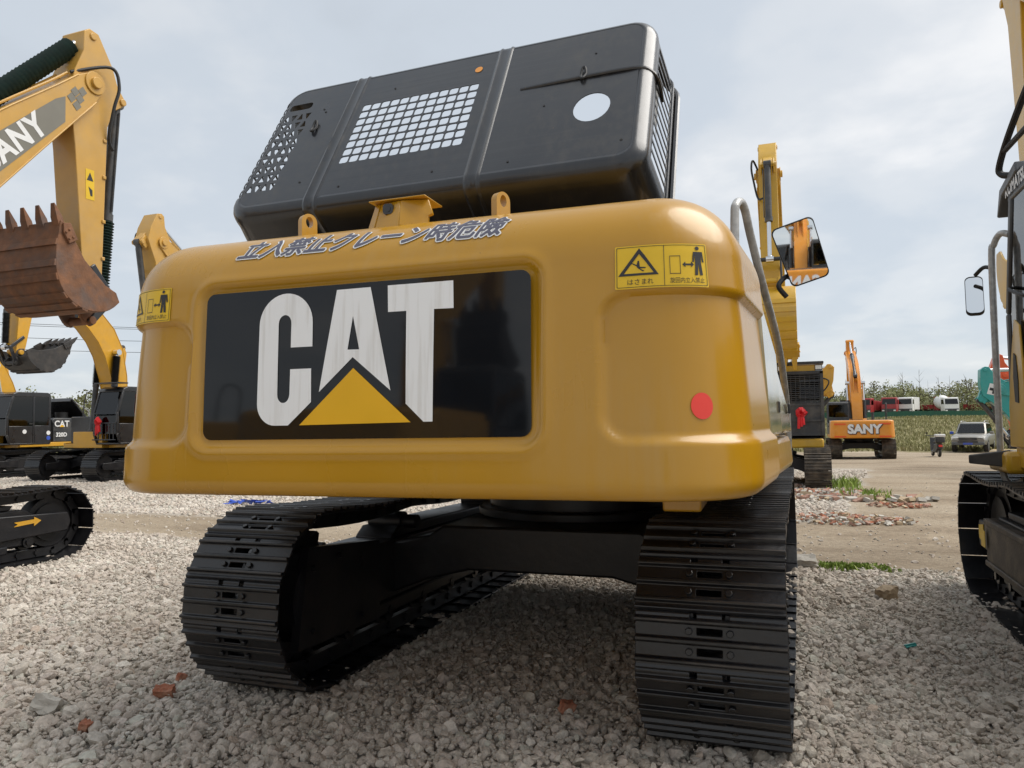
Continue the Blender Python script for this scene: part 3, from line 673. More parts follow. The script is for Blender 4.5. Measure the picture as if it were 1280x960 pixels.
    mb.prism([(lc.x+a, lc.z+b_) for a, b_ in rrect(-.021, .021, -.02, .02, .012)], lc.y-.012, lc.y+.02, 'y'); mb.cyl((lc.x, lc.y-.014, lc.z), (lc.x, lc.y+.01, lc.z), .012, n=14)
    mb.build('camera_lens', 'black', ch)
    hood(root)
    # upper frame, engine bay, side doors
    mb = MB(); mb.bb(-1.2, 1.2, -2.2, 1.25, 1.09, 1.16); mb.bb(-.6, .6, -.9, .9, 1.03, 1.09); mb.bb(.84, 1.0, -2.15, -1.5, .985, 1.09)
    mb.build('upper_frame', 'yellow', root, rz=SWING, bevel=.01)
    for sx in (1, -1):
        mb = MB(); x0, y0 = 1.287*sx, -2.26; x1, y1 = 1.372*sx, -1.44
        f_ = lambda y: x0+(x1-x0)*(y-y0)/(y1-y0)
        def side(ya, yb, za, zb0, zb1, th=.035):
            return [(f_(ya), ya, za), (f_(yb), yb, za), (f_(yb)-.015*sx, yb, zb1), (f_(ya)-.03*sx, ya, zb0), (f_(ya)-th*sx, ya, za), (f_(yb)-th*sx, yb, za), (f_(yb)-(.015+th)*sx, yb, zb1), (f_(ya)-(.03+th)*sx, ya, zb0)]
        FB = [(0, 1, 2, 3), (7, 6, 5, 4), (0, 4, 5, 1), (1, 5, 6, 2), (2, 6, 7, 3), (3, 7, 4, 0)]
        for ya, yb, zb0, zb1 in ((-2.285, -1.80, 1.86, 1.66), (-1.785, -1.22, 1.655, 1.42)):
            mb = MB(); mb.add(side(ya, yb, 1.30, zb0, zb1), FB); d_ = mb.build('side_door', 'doorfilm', root, rz=SWING, bevel=.012)
            yy = yb-.08; mb = MB(); mb.box((f_(yy)-.004*sx, yy, 1.42), (.012, .04, .05)); mb.build('door_handle', 'charcoal', d_, bevel=.004)
        mb = MB(); mb.add(side(-2.29, -1.15, 1.12, 1.285, 1.285, .1), FB); mb.build('side_skirt', 'yellow', root, rz=SWING, bevel=.03)
    mb = MB(); mb.bb(-1.1, 1.05, -2.45, -1.0, 1.12, 1.95); mb.build('engine_bay', 'black', root, rz=SWING, bevel=.03)
    mb = MB(); mb.cyl((.6, -1.25, 1.9), (.6, -1.25, 2.3), .07, n=20); mb.build('exhaust_stack', 'black', root, rz=SWING)
    mb = MB(); mb.cyl((.93, -1.95, 2.0), (.93, -1.95, 2.29), .035, n=12); mb.box((.90, -1.96, 2.13), (.12, .12, .26)); mb.build('hood_stay', 'yellow', root, rz=SWING, bevel=.01)
    # right front tank, cab, boom
    mb = MB(); mb.bb(.5, 1.33, -.9, .55, 1.16, 1.38); mb.build('fuel_tank', 'yellow', root, rz=SWING, bevel=.04)
    mb = MB(); mb.bb(.55, 1.3, .57, 1.2, 1.16, 1.34); mb.build('tool_box', 'yellow', root, rz=SWING, bevel=.03)
    make_cab(root, dict(cab='black', y0=-.35, y1=1.35, hw=1.36), SWING)
    front_gear(root, dict(paint='yellow', foot=(.35, 1.75), tip=(4.6, 2.75), stick=(5.5, .75), bucket=-1.9, bmat='darkbucket', bw=1.1), SWING)
    # handrail wrapped in film, and the mirror on its arm
    mb = MB(); mb.tube([(1.16, -2.0, 2.0), (1.165, -2.0, 2.25), (1.172, -1.98, 2.31), (1.19, -1.92, 2.335), (1.207, -1.86, 2.31), (1.225, -1.78, 2.22), (1.27, -1.60, 2.03), (1.34, -1.10, 1.80), (1.375, -.80, 1.60), (1.392, -.62, 1.42), (1.395, -.58, 1.15)], .019, 12, smooth=8)
    mb.build('handrail', 'wrap', root, rz=SWING)
    mirror(root)
    return root
def hood(root):
    W0, W1 = -1.345, .815; Lh = 1.12; D = .40; Rr = .07
    O = Vector((0, -2.225, 2.435)); e2 = Vector((0, .555, .832)); e3 = Vector((0, .832, -.555))
    def P(x, v, d): return Vector((x, 0, .016*(x+1.3)*(1+v)))+O+e2*v+e3*d
    def dep(d, x, v):      # the far edge has only a short lip; its corners blend into the deep sides
        if d < Rr+.03: return d
        side_ = max(smooth01((x-(W1-.16))/.12), smooth01(((W0+.16)-x)/.12)); q = smooth01((v-(Lh-.12))/.08)*(1-side_)
        return Rr+.03+(d-Rr-.03)*(1-.88*q)
    def flare(x, d): return (-.055*smooth01((W0+.2-x)/.1)+.045*smooth01((x-W1+.2)/.1))*max(0, d-.1)/(D-.1)
    mb = MB()
    # outer loop with sample points; straight right and left sides carry slots
    def loop(ins, rc):
        pts = []; n = 6
        x0, x1, v0, v1 = W0+ins, W1-ins, ins, Lh-ins; r_ = max(rc-ins, .012)
        def arc(cx, cy, a0):
            for i in range(n+1): a = R(a0+90*i/n); pts.append((cx+r_*math.cos(a), cy+r_*math.sin(a)))
        arc(x0+r_, v0+r_, 180)
        K = 8
        for i in range(1, K): pts.append((x0+r_+(x1-x0-2*r_)*i/K, v0))
        arc(x1-r_, v0+r_, 270)
        NS = 13
        for i in range(NS):
            for q in (.12, .88): pts.append((x1, v0+r_+(v1-v0-2*r_)*(i+q)/NS))
        arc(x1-r_, v1-r_, 0)
        for i in range(1, K): pts.append((x1-r_-(x1-x0-2*r_)*i/K, v1))
        arc(x0+r_, v1-r_, 90)
        for i in range(NS):
            for q in (.12, .88): pts.append((x0, v1-r_-(v1-v0-2*r_)*(i+q)/NS))
        return pts
    nA = 7; K = 8; NS = 13
    iR0 = nA+(K-1)+nA; iL0 = iR0+2*NS+nA+(K-1)+nA
    prof = [(0.0, D), (0.0, D-.07), (0.0, Rr+.035)]+[(Rr-Rr*math.sin(q), Rr-Rr*math.cos(q)) for q in [math.pi/2*(1-i/7) for i in range(8)]]
    rows = [[P(x+flare(x, d), v, dep(d, x, v)) for x, v in loop(i_, .14)] for i_, d in prof]
    n = len(rows[0]); V = [p for r_ in rows for p in r_]; Fc = []
    for a in range(len(rows)-1):
        for j in range(n):
            if a == 1 and iR0 <= j < iR0+2*NS and (j-iR0) % 2 == 0: continue
            if 1 <= a <= 8 and iL0 <= j < iL0+2*NS and (j-iL0) % 2 == 0: continue
            Fc.append((a*n+j, a*n+(j+1) % n, (a+1)*n+(j+1) % n, (a+1)*n+j))
    mb.add(V, Fc)
    # front sheet with the pierced grilles
    holes = []
    gx0, gx1, gv0, gv1 = -.765, -.085, .300, .800; nx, ny = 12, 8
    for i in range(nx):
        for j in range(ny):
            a, b_ = gx0+(gx1-gx0)*i/nx, gv0+(gv1-gv0)*j/ny; dx, dy = (gx1-gx0)/nx, (gv1-gv0)/ny
            holes.append(rrect(a+.004, a+dx-.004, b_+.005, b_+dy-.005, .012, 3))
    holes.append([(.54+a, .43+b_) for a, b_ in circ(0, 0, .088, .104, 28)])
    for j in range(9):
        v = .20+.075*j
        for i in range(4):
            x = -1.252+.045*i
            tri = [(x-.018, v-.024), (x+.018, v-.024), (x+.004, v+.026), (x-.004, v+.026)] if (i+j) % 2 == 0 else [(x-.018, v+.026), (x-.004, v-.026), (x+.004, v-.026), (x+.018, v+.026)][::-1]
            holes.append(tri)
    holes.append(rrect(-1.235-.03, -1.235+.115, .872, .93, .02, 3))
    vf = flat_fill([loop(Rr, .14)]+holes, 0)
    nshell = len(mb.f)
    mb.add([P(p[0], p[1], p[2]) for p in vf[0]], vf[1])
    h = mb.build('engine_hood', 'hood', root, rz=SWING, smooth=40, recalc=False)
    h.data.polygons.foreach_set('use_smooth', [i < nshell for i in range(len(h.data.polygons))])
    so = h.modifiers.new('sheet', 'SOLIDIFY'); so.thickness = .004; so.offset = 0
    # raised ribs across the hood and over its lower edge
    for x in (-.84, .015):
        rb = MB()
        path = [(0.0, D-.06), (0, Rr+.05)]+[(Rr-Rr*math.sin(q), Rr-Rr*math.cos(q)) for q in [math.pi/2*(1-i/8) for i in range(9)]]
        path = path+[(Lh-a, min(d, .17)) for a, d in path[::-1]]
        sec = [(-.05, -.004), (-.038, .004), (-.028, .008), (-.018, .003), (.018, .003), (.028, .008), (.038, .004), (.05, -.004)]
        rows = []
        for k_, (v, d) in enumerate(path):
            a = path[max(k_-1, 0)]; c = path[min(k_+1, len(path)-1)]; tv = Vector((c[0]-a[0], c[1]-a[1])).normalized(); nv = Vector((-tv.y, tv.x))
            if nv.x*(v-Lh/2)+nv.y*(d-D) < 0: nv = -nv
            rows.append([P(x+sx, v+nv.x*h_, d+nv.y*h_) for sx, h_ in sec])
        rb.grid(rows); rb.build('hood_rib', 'hood', h, recalc=False)
    mb = MB(); mb.tube([P(.155, .67, .002), P(.4, .672, -.004), P(.72, .672, -.004), P(.80, .672, .03), P(.828, .672, .1), P(.832, .672, .2)], .0105, 8, smooth=5); mb.build('hood_bead', 'hood', h)
    for x, v in ((.475, .69), (-1.02, .66)):
        mb = MB(); mb.tube([P(x+.012*math.cos(a), v+.045*math.sin(a), -.006-.012*abs(math.sin(a))) for a in [2*math.pi*i/16 for i in range(17)]], .007, 6, caps=False); mb.build('hood_hook', 'rubber', h)
    # tubular rim round the open side
    mb = MB(); lp = loop(-.012, .15); mb.tube([P(x+flare(x, D), v, dep(D, x, v)+.012) for x, v in lp+[lp[0]]], .017, 8); mb.tube([P(x+flare(x, D-.06), v, dep(D-.06, x, v)) for x, v in loop(-.004, .145)+[loop(-.004, .145)[0]]], .010, 6)
    mb.build('hood_rim', 'hood', h)
    mb = MB(); mb.add([P(x, v, -.0045) for x, v in circ(-.115, .92, .021, .024, 20)], [tuple(range(20))]); mb.build('round_sticker', 'orange', h, recalc=False)
    for x, v in ((.18, .12), (.7, .16), (.52, .86), (-.2, .13), (-.6, .9), (-1.02, .83), (-1.0, .80), (.3, .5), (-.7, .12), (-.95, .2)):
        mb = MB(); mb.cyl(P(x, v, .01), P(x, v, -.005), .006, n=8); mb.build('hood_bolt', 'rubber', h)
    # inside stiffener seen through the right slots
    mb = MB(); mb.add([P(W1-.02, .55, .1), P(W1-.03, .95, .1), P(W1-.03, .95, .34), P(W1-.03, .62, .36)], [(0, 1, 2, 3)]); mb.build('inner_bracket', 'palegrey', h, recalc=False)
def mirror(root):
    # big rectangular mirror on a bent arm at the right front corner
    c = Vector((1.482, -.99, 2.28)); tgt = Vector(MIRROR_LOOK)
    wc = Matrix.Rotation(SWING, 3, 'Z') @ c
    n = ((CAM-wc).normalized()+(tgt-wc).normalized()).normalized(); n = Matrix.Rotation(-SWING, 3, 'Z') @ n
    a = Vector((0, 0, 1)).cross(n).normalized(); b_ = n.cross(a)
    ph = R(17); a, b_ = a*math.cos(ph)+b_*math.sin(ph), -a*math.sin(ph)+b_*math.cos(ph)
    w, h = .105, .165
    lp = rrect(-w, w, -h, h, .03, 5); lp = [(x*(1.0+.06*(y/h)), y) for x, y in lp]
    mb = MB(); k = len(lp)
    Q = lambda x, y, d: c+a*x+b_*y+n*d
    mb.add([Q(x, y, .004) for x, y in lp], [tuple(range(k))]); mg = None
    hb = MB(); rows = [[Q(x*sc, y*sc, d) for x, y in lp+[lp[0]]] for sc, d in ((.985, .006), (1.0, .010), (1.03, .006), (1.03, -.012), (.9, -.045), (.5, -.055))]
    hb.grid(rows); hb.add(rows[-1][:-1], [tuple(range(k))])
    ho = hb.build('mirror', 'rubber', root, rz=SWING)
    mb.build('mirror_glass', 'mirror', ho, recalc=False)
    ar = MB(); e_ = Q(-.02, -h*.72, -.05)
    ar.tube([(1.40, -.98, 2.04), (1.36, -1.0, 2.10), (1.40, -.96, 2.155), tuple(e_+Vector((-.06, .01, -.01))), tuple(e_)], .014, 8, smooth=6); ar.build('mirror_arm', 'rubber', root, rz=SWING)
MIRROR_LOOK = (7.0, -26.2, 2.5)

# ------------------------------------------------------------------ generic excavator parts (local +Y ahead, +X right)
def quadpane(name, pts, m_, parent, th=.008):
    p = [Vector(q) for q in pts]; n = (p[1]-p[0]).cross(p[2]-p[0]).normalized()*th; k = len(p)
    mb = MB(); mb.add(p+[q+n for q in p], [tuple(range(k)), tuple(range(k, 2*k))[::-1]]+[(i, (i+1) % k, k+(i+1) % k, k+i) for i in range(k)])
    return mb.build(name, m_, parent)
def make_cab(root, sp, swing=0):
    hw = sp.get('hw', 1.36); x0, x1 = -hw, -hw+.98; y0, y1 = sp.get('y0', -.15), sp.get('y1', 1.5); z0, z1 = 1.12, sp.get('ztop', 2.98)
    fr = sp.get('cab', 'charcoal'); lp = sp.get('panel', fr)
    zm = z0+.62
    prof = [(y0, z0), (y0, z1-.12), (y0+.1, z1), (y1-.38, z1), (y1-.22, z1-.12), (y1, z0+.95), (y1, z0+.3), (y1-.12, z0)]
    mb = MB()
    # roof and rounded edges
    mb.prism([(y0, z1-.14), (y0+.02, z1-.03), (y0+.12, z1+.02), (y1-.4, z1+.02), (y1-.24, z1-.05), (y1-.19, z1-.14)], x0, x1)
    for x in (x0, x1-.06):
        for (ya, za, yb, zb, w) in ((y0, z0, y0, z1-.1, .09), (y1-.12, z0, y1, z0+.3, .08), (y1, z0+.3, y1, z0+.95, .08), (y1, z0+.95, y1-.22, z1-.1, .08), (y0+.62, z0, y0+.62, z1-.1, .07)):
            d = Vector((0, yb-ya, zb-za)); n_ = Vector((0, -d.z, d.y)).normalized()*w
            if yb > y0+.3 and yb > y0+.7: n_ = n_ if n_.y < 0 else -n_
            else: n_ = n_ if n_.y > 0 else -n_
            mb.add([(x, ya, za), (x, yb, zb), (x, yb+n_.y, zb+n_.z), (x, ya+n_.y, za+n_.z), (x+.06, ya, za), (x+.06, yb, zb), (x+.06, yb+n_.y, zb+n_.z), (x+.06, ya+n_.y, za+n_.z)], [(0, 1, 2, 3), (7, 6, 5, 4), (0, 4, 5, 1), (1, 5, 6, 2), (2, 6, 7, 3), (3, 7, 4, 0)])
    mb.bb(x0, x1, y0+.02, y1-.12, z0-.02, z0+.04); mb.bb(x0+.02, x1-.02, y0, y0+.05, z0, zm+.25)
    mb.bb(x1-.05, x1, y0, y1-.3, z0, zm)
    cab = mb.build('cab', fr, root, rz=swing, bevel=.018)
    # door: lower panel, window, handle
    d = MB(); d.prism([(y0+.7, z0+.03), (y0+.7, zm), (y1-.09, zm), (y1-.09, z0+.32), (y1-.18, z0+.03)], x0-.004, x0+.04); dr = d.build('door', lp, cab, bevel=.012)
    d = MB(); d.box((x0-.015, y0+.78, zm+.08), (.02, .12, .035)); d.build('door_handle', 'rubber', cab, bevel=.004)
    d = MB(); d.bb(x0-.002, x0+.04, y0+.07, y0+.62, z0+.03, zm+.02); d.build('rear_panel', lp, cab, bevel=.01)
    g = sp.get('glass', 'darkglass')
    quadpane('door_window', [(x0+.012, y0+.7, zm), (x0+.012, y1-.09, zm), (x0+.012, y1-.07, z0+.95), (x0+.012, y1-.29, z1-.13), (x0+.012, y0+.7, z1-.13)], g, cab)
    quadpane('rear_side_window', [(x0+.012, y0+.09, zm+.02), (x0+.012, y0+.62, zm+.02), (x0+.012, y0+.62, z1-.13), (x0+.012, y0+.09, z1-.13)], g, cab)
    quadpane('windshield', [(x0+.05, y1-.015, z0+.9), (x1-.05, y1-.015, z0+.9), (x1-.05, y1-.235, z1-.12), (x0+.05, y1-.235, z1-.12)], g, cab)
    quadpane('lower_windshield', [(x0+.05, y1-.02, z0+.3), (x1-.05, y1-.02, z0+.3), (x1-.05, y1-.02, z0+.86), (x0+.05, y1-.02, z0+.86)], g, cab)
    quadpane('right_window', [(x1-.02, y0+.09, zm), (x1-.02, y1-.09, zm), (x1-.02, y1-.29, z1-.13), (x1-.02, y0+.09, z1-.13)], g, cab)
    quadpane('rear_window', [(x0+.06, y0+.02, zm+.27), (x1-.06, y0+.02, zm+.27), (x1-.06, y0+.02, z1-.15), (x0+.06, y0+.02, z1-.15)], g, cab)
    s_ = MB(); xc = (x0+x1)/2; s_.bb(xc-.24, xc+.24, y0+.42, y0+.95, z0+.38, z0+.52); s_.bb(xc-.22, xc+.22, y0+.34, y0+.46, z0+.5, z0+1.15); s_.bb(xc-.12, xc+.12, y0+.36, y0+.44, z0+1.17, z0+1.38); s_.bb(xc-.2, xc+.2, y0+.45, y0+.9, z0+.02, z0+.38)
    s_.build('operator_seat', 'seat', cab, bevel=.03)
    s_ = MB(); s_.bb(xc+.27, xc+.42, y0+.4, y0+1.2, z0+.02, z0+.62); s_.tube([(xc+.33, y0+1.15, z0+.6), (xc+.33, y0+1.2, z0+.85)], .02); s_.bb(xc-.35, xc-.28, y0+.5, y0+1.0, z0+.4, z0+.6); s_.build('control_console', 'rubber', cab, bevel=.02)
    return cab
def boom_profile(P0, P1, kind=1.0):
    a = Vector((P1[0]-P0[0], P1[1]-P0[1])); Lb = a.length; a.normalize(); n = Vector((-a.y, a.x))
    if n.y < 0 and a.x > 0: n = -n
    if a.x > 0: n = Vector((-a.y, a.x))
    cl = [(0, 0, .17), (.07, .045, .24), (.22, .125, .30), (.36, .175, .36), (.47, .185, .37), (.58, .165, .35), (.75, .10, .28), (.90, .037, .215), (.97, .010, .19), (1.0, 0, .15)]
    pts = [Vector(P0)+a*(u*Lb)+n*(v*Lb*kind) for u, v, h in cl]
    U, D_ = [], []
    for i, p in enumerate(pts):
        t_ = (pts[min(i+1, len(pts)-1)]-pts[max(i-1, 0)]).normalized(); nn = Vector((-t_.y, t_.x)); h = cl[i][2]
        U.append(p+nn*h); D_.append(p-nn*h)
    t0 = (pts[1]-pts[0]).normalized(); t1 = (pts[-1]-pts[-2]).normalized()
    return [tuple(q) for q in D_]+[tuple(pts[-1]+t1*.14)]+[tuple(q) for q in U[::-1]]+[tuple(pts[0]-t0*.15)], pts, U, D_
def cylinder(root, name, p0, p1, x, r=.075, frac=.55, swing=0, barrel='black', boot=None, seg=14):
    p0 = Vector((x, p0[0], p0[1])); p1 = Vector((x, p1[0], p1[1])); d = p1-p0; m_ = p0+d*frac
    mb = MB(); mb.cyl(p0, m_, r, n=seg); mb.cyl(m_-d.normalized()*.08, m_+d.normalized()*.02, r*1.18, n=seg)
    mb.cyl(p0-Vector((r*1.1, 0, 0)), p0+Vector((r*1.1, 0, 0)), r*1.2, n=seg)
    if r > .05: mb.tube([p0+Vector((r+.02, 0, 0))+d*.05, p0+Vector((r+.02, 0, 0))+d*(frac-.04)], .013, 6)
    b_ = mb.build(name, barrel, root, rz=swing)
    mb = MB()
    if boot:
        nb = 24; pts = [m_+(p1-m_)*(.02+.86*i/(nb*2)) for i in range(nb*2+1)]; mb.tube(pts, [r*(1.5 if i % 2 else .95) for i in range(nb*2+1)], 12); mb.build('rod_bellows', boot, b_, smooth=20)
        mb = MB(); mb.cyl(m_+(p1-m_)*.86, p1, r*.6, n=seg)
    else: mb.cyl(m_, p1, r*.6, n=seg)
    mb.cyl(p1-Vector((r*1.1, 0, 0)), p1+Vector((r*1.1, 0, 0)), r*1.1, n=seg); mb.build('piston_rod', 'chrome', b_)
    return b_
def bucket_mesh(pin, beta, w, parent, m_, swing, teeth=5, teeth_mat=None, scale=1.0, ribs=True):
    p = Vector((math.cos(beta), math.sin(beta))); q = Vector((-p.y, p.x)); O = Vector(pin)
    X = lambda u, v: tuple(O+p*(u*scale)+q*(v*scale))
    outer = [(-.10, .10), (-.06, .28), (.08, .48), (.30, .64), (.58, .69), (.86, .60), (1.10, .40), (1.28, .18), (1.40, .02)]
    o3 = [Vector((u, v, 0)) for u, v in outer]; oc = [(v.x, v.y) for v in catmull(o3, 3)]
    inn = []
    for i, (u, v) in enumerate(oc):
        a = Vector(oc[min(i+1, len(oc)-1)])-Vector(oc[max(i-1, 0)]); a.normalize(); n_ = Vector((a.y, -a.x)); inn.append((u+n_.x*.025, v+n_.y*.025))
    mb = MB(); mb.prism([X(*c) for c in oc]+[X(*c) for c in inn[::-1]], -w/2, w/2)
    side = [X(*c) for c in oc]+[X(1.30, -.02), X(.75, .07), X(.25, .02), X(.05, -.07), X(-.1, -.02)]
    for s_ in (-1, 1): mb.prism(side, s_*w/2-.014 if s_ > 0 else -w/2-.014, s_*w/2+.014 if s_ > 0 else -w/2+.014)
    for s_ in (-1, 1): mb.prism([X(-.14, .06), X(0, .16), X(.16, .10), X(.14, -.08), X(0, -.11), X(-.1, -.07)], s_*.17-.025, s_*.17+.025); mb.prism([X(-.12, .10), X(-.26, .16), X(-.30, .30), X(-.16, .36), X(-.02, .34)], s_*.17-.025, s_*.17+.025)
    mb.cyl((-.24, *X(0, 0)), (.24, *X(0, 0)), .06); mb.cyl((-.24, *X(-.22, .25)), (.24, *X(-.22, .25)), .055)
    b_ = mb.build('bucket', m_, parent, rz=swing, bevel=.008)
    if ribs:
        for k in range(6):
            i = 7+int(k*2.4); u, v = oc[i]; a = Vector(oc[i+1])-Vector(oc[i-1]); a.normalize(); n_ = Vector((-a.y, a.x))
            u2, v2 = u+a.x*.10, v+a.y*.10
            mb = MB(); mb.prism([X(u-n_.x*.004, v-n_.y*.004), X(u2-n_.x*.02, v2-n_.y*.02), X(u2+n_.x*.012, v2+n_.y*.012), X(u+n_.x*.030, v+n_.y*.030)], -w/2-.012, w/2+.012); mb.build('wear_strap', m_, b_, bevel=.004)
    for k in range(teeth):
        x = -w/2+.06+(w-.12)*k/(teeth-1); mb = MB(); h = .055
        t4 = [X(1.33, .10), X(1.30, .0), X(1.42, -.055), X(1.63, -.10), X(1.63, -.085), X(1.47, .03)]
        mb.prism(t4, x-h, x+h); vs = mb.v
        mb.v = [(x+(vx-x)*(.55 if (Vector((vy, vz))-Vector(X(1.63, -.09))).length < .06*scale else 1), vy, vz) for vx, vy, vz in vs]
        mb.build('tooth', teeth_mat or m_, b_, bevel=.006)
    for s_ in (-1, 1):
        mb = MB(); mb.prism([X(1.05, .0), X(1.30, -.06), X(1.36, .04), X(1.26, .13), X(1.08, .16)], s_*(w/2+.03)-.018, s_*(w/2+.03)+.018)
        for u, v in ((1.12, .05), (1.14, .12), (1.24, .03), (1.24, .10)): mb.cyl((s_*(w/2+.04), *X(u, v)), (s_*(w/2+.062), *X(u, v)), .016, n=6)
        mb.build('side_cutter', teeth_mat or m_, b_, bevel=.006)
    return b_
def front_gear(root, sp, swing=0):
    """sp: foot, tip (boom tip pin), stick (bucket pin), bucket angle; all (y, z) in the machine's plane"""
    paint = sp['paint']; P0, P1, P2 = (Vector(sp[k]) for k in ('foot', 'tip', 'stick')); xo = sp.get('xo', 0); ct = sp.get('cyl', 'black')
    poly, cl, U, D_ = boom_profile(P0, P1, sp.get('goose', 1.0)); hw = sp.get('bwid', .24)
    mb = MB(); mb.prism(poly[:], xo-hw, xo+hw)
    mb.cyl((xo-.42, *P0), (xo+.42, *P0), .11); mb.cyl((xo-hw-.06, *P1), (xo+hw+.06, *P1), .075)
    for s_ in (-1, 1): mb.cyl((xo+s_*hw, *P1), (xo+s_*(hw+.02), *P1), .15, n=20); mb.prism([tuple(U[2]), tuple(U[2]+(U[3]-U[2])*.9), tuple(U[3]+(U[3]-D_[3]).normalized()*.22), tuple(U[3]+(U[3]-D_[3]).normalized()*.2-(U[4]-U[3]).normalized()*.2)], xo+s_*.1-.02, xo+s_*.1+.02)
    # flange lips along the edges
    for s_ in (-1, 1):
        for E_ in (U, D_): mb.tube([(xo+s_*hw, q.x, q.y) for q in E_[1:-1]], .014, 6)
    bo = mb.build('boom', paint, root, rz=swing, bevel=.012)
    ax = (P2-P1); Ls = ax.length; ax.normalize(); fw = Vector((-ax.y, ax.x))      # fw: side of the bucket cylinder
    if sp.get('flip'): fw = -fw
    S = lambda a, b_: tuple(P1+ax*a+fw*b_)
    sw = sp.get('swid', .19); k = Ls/2.9
    sp_poly = [S(-.74, -.02), S(-.72, .12), S(-.64, .17), S(-.36, .34), S(-.05, .45), S(.10, .40), S(.5, .25), S(Ls-.3, .14), S(Ls+.02, .12), S(Ls+.1, 0), S(Ls+.02, -.12), S(Ls-.25, -.15), S(.9, -.25), S(.25, -.32), S(-.12, -.24), S(-.42, -.11), S(-.68, -.10)]
    mb = MB(); mb.prism(sp_poly, xo-sw, xo+sw); mb.cyl((xo-.26, *S(Ls, 0)), (xo+.26, *S(Ls, 0)), .07); mb.cyl((xo-sw-.02, *S(-.65, .03)), (xo+sw+.02, *S(-.65, .03)), .05)
    mb.prism([S(-.25, .36), S(-.02, .60), S(.10, .58), S(.22, .34)], xo-.09, xo+.09)
    for q_ in (-1, 1): mb.box((xo+q_*.13, *S(.02, .46)), (.03, .24, .24), Matrix.Rotation(.7, 3, 'X'))
    mb.cyl((xo-.17, *S(.04, .55)), (xo+.17, *S(.04, .55)), .05)
    for q in (.7, 1.2, 1.8, 2.3):
        if q < Ls-.3: mb.box((xo+sw+.01, *S(q, .22-.03*q)), (.02, .05, .05))
    st = mb.build('stick', paint, root, rz=swing, bevel=.014)
    # cylinders
    bt = sp.get('boot')
    cylinder(root, 'stick_cylinder', tuple(U[3]+(U[3]-D_[3]).normalized()*.17), S(-.65, .03), xo, .085, sp.get('sfrac', .6), swing, ct, bt)
    for s_ in (-1, 1): cylinder(root, 'boom_cylinder', tuple(P0+Vector((.55, -.35))), tuple((U[3]+D_[3])/2), xo+s_*(hw+.13), .085, sp.get('bfrac', .6), swing, ct, sp.get('bboot'))
    beta = sp['bucket']; p = Vector((math.cos(beta), math.sin(beta))); q = Vector((-p.y, p.x)); bs = sp.get('bscale', 1.0)
    lug = P2+p*(-.22*bs)+q*(.25*bs); el = Vector(S(Ls-.42, .0)); 
    # idler link pivot: triangle between the stick and bucket lugs
    mid = (el+lug)/2; dd = lug-el; nrm = Vector((-dd.y, dd.x)).normalized()
    if nrm.dot(fw) < 0: nrm = -nrm
    kn = mid+nrm*max(.12, math.sqrt(max(.0, .46**2-(dd.length/2)**2)))
    cylinder(root, 'bucket_cylinder', S(.04, .56), tuple(kn), xo, .07, sp.get('kfrac', .6), swing, ct, bt)
    mb = MB()
    for s_ in (-1, 1):
        for a_, b_, r_ in ((el, kn, .045), (kn, lug, .05)):
            dv_ = (b_-a_).normalized(); n2 = Vector((-dv_.y, dv_.x))*r_
            mb.prism([tuple(a_+n2-dv_*r_), tuple(b_+n2+dv_*r_), tuple(b_-n2+dv_*r_), tuple(a_-n2-dv_*r_)], xo+s_*.215-.02, xo+s_*.215+.02)
    mb.cyl((xo-.25, *kn), (xo+.25, *kn), .045); mb.build('bucket_linkage', sp.get('link', 'black'), root, rz=swing, bevel=.012)
    if sp.get('bucket_on', True):
        b_ = bucket_mesh(tuple(P2), beta, sp.get('bw', 1.1), root, sp.get('bmat', 'darkbucket'), swing, teeth_mat=sp.get('tmat'), scale=bs, teeth=sp.get('teeth', 5), ribs=sp.get('ribs', True))
        b_.location.x += xo*math.cos(swing); b_.location.y += xo*math.sin(swing)
    # hoses and hard lines on the boom
    for s_ in (-.1, .1):
        mb = MB(); off = .05
        pts = [(xo+s_, *(q+(q-d).normalized()*off)) for q, d in list(zip(U, D_))[3:-1]]
        mb.tube(pts, .018, 6, smooth=3); mb.build('hydraulic_line', sp.get('line', paint), root, rz=swing)
    mb = MB(); h0 = U[-2]+(U[-2]-D_[-2]).normalized()*.05
    mb.tube([(xo+sw*.8, *h0), (xo+hw+.06, *S(-.28, .20)), (xo+hw+.10, *S(-.05, .30)), (xo+hw+.06, *S(.25, .25)), (xo+sw+.03, *S(.65, .24)), (xo+sw*.6, *S(.75, .40))], .022, 7, smooth=7); mb.build('hydraulic_hose', 'rubber', root, rz=swing)
    return dict(boom=bo, stick=st, poly=poly, U=U, D=D_, S=S, hw=hw, sw=sw, xo=xo)
def side_text(name, body, m_, parent, org, ux, uy, size, nrm, shear=0, offset=0, th=.004, spacing=1, mirror_=False):
    vf = text_fill(body, size, shear=shear, offset=offset, spacing=spacing, res=3)
    org, ux, uy, nrm = map(Vector, (org, ux, uy, nrm)); mb = MB()
    mb.add([org+ux*p[0]+uy*p[1]+nrm*th for p in vf[0]], vf[1]); return mb.build(name, m_, parent, recalc=False)
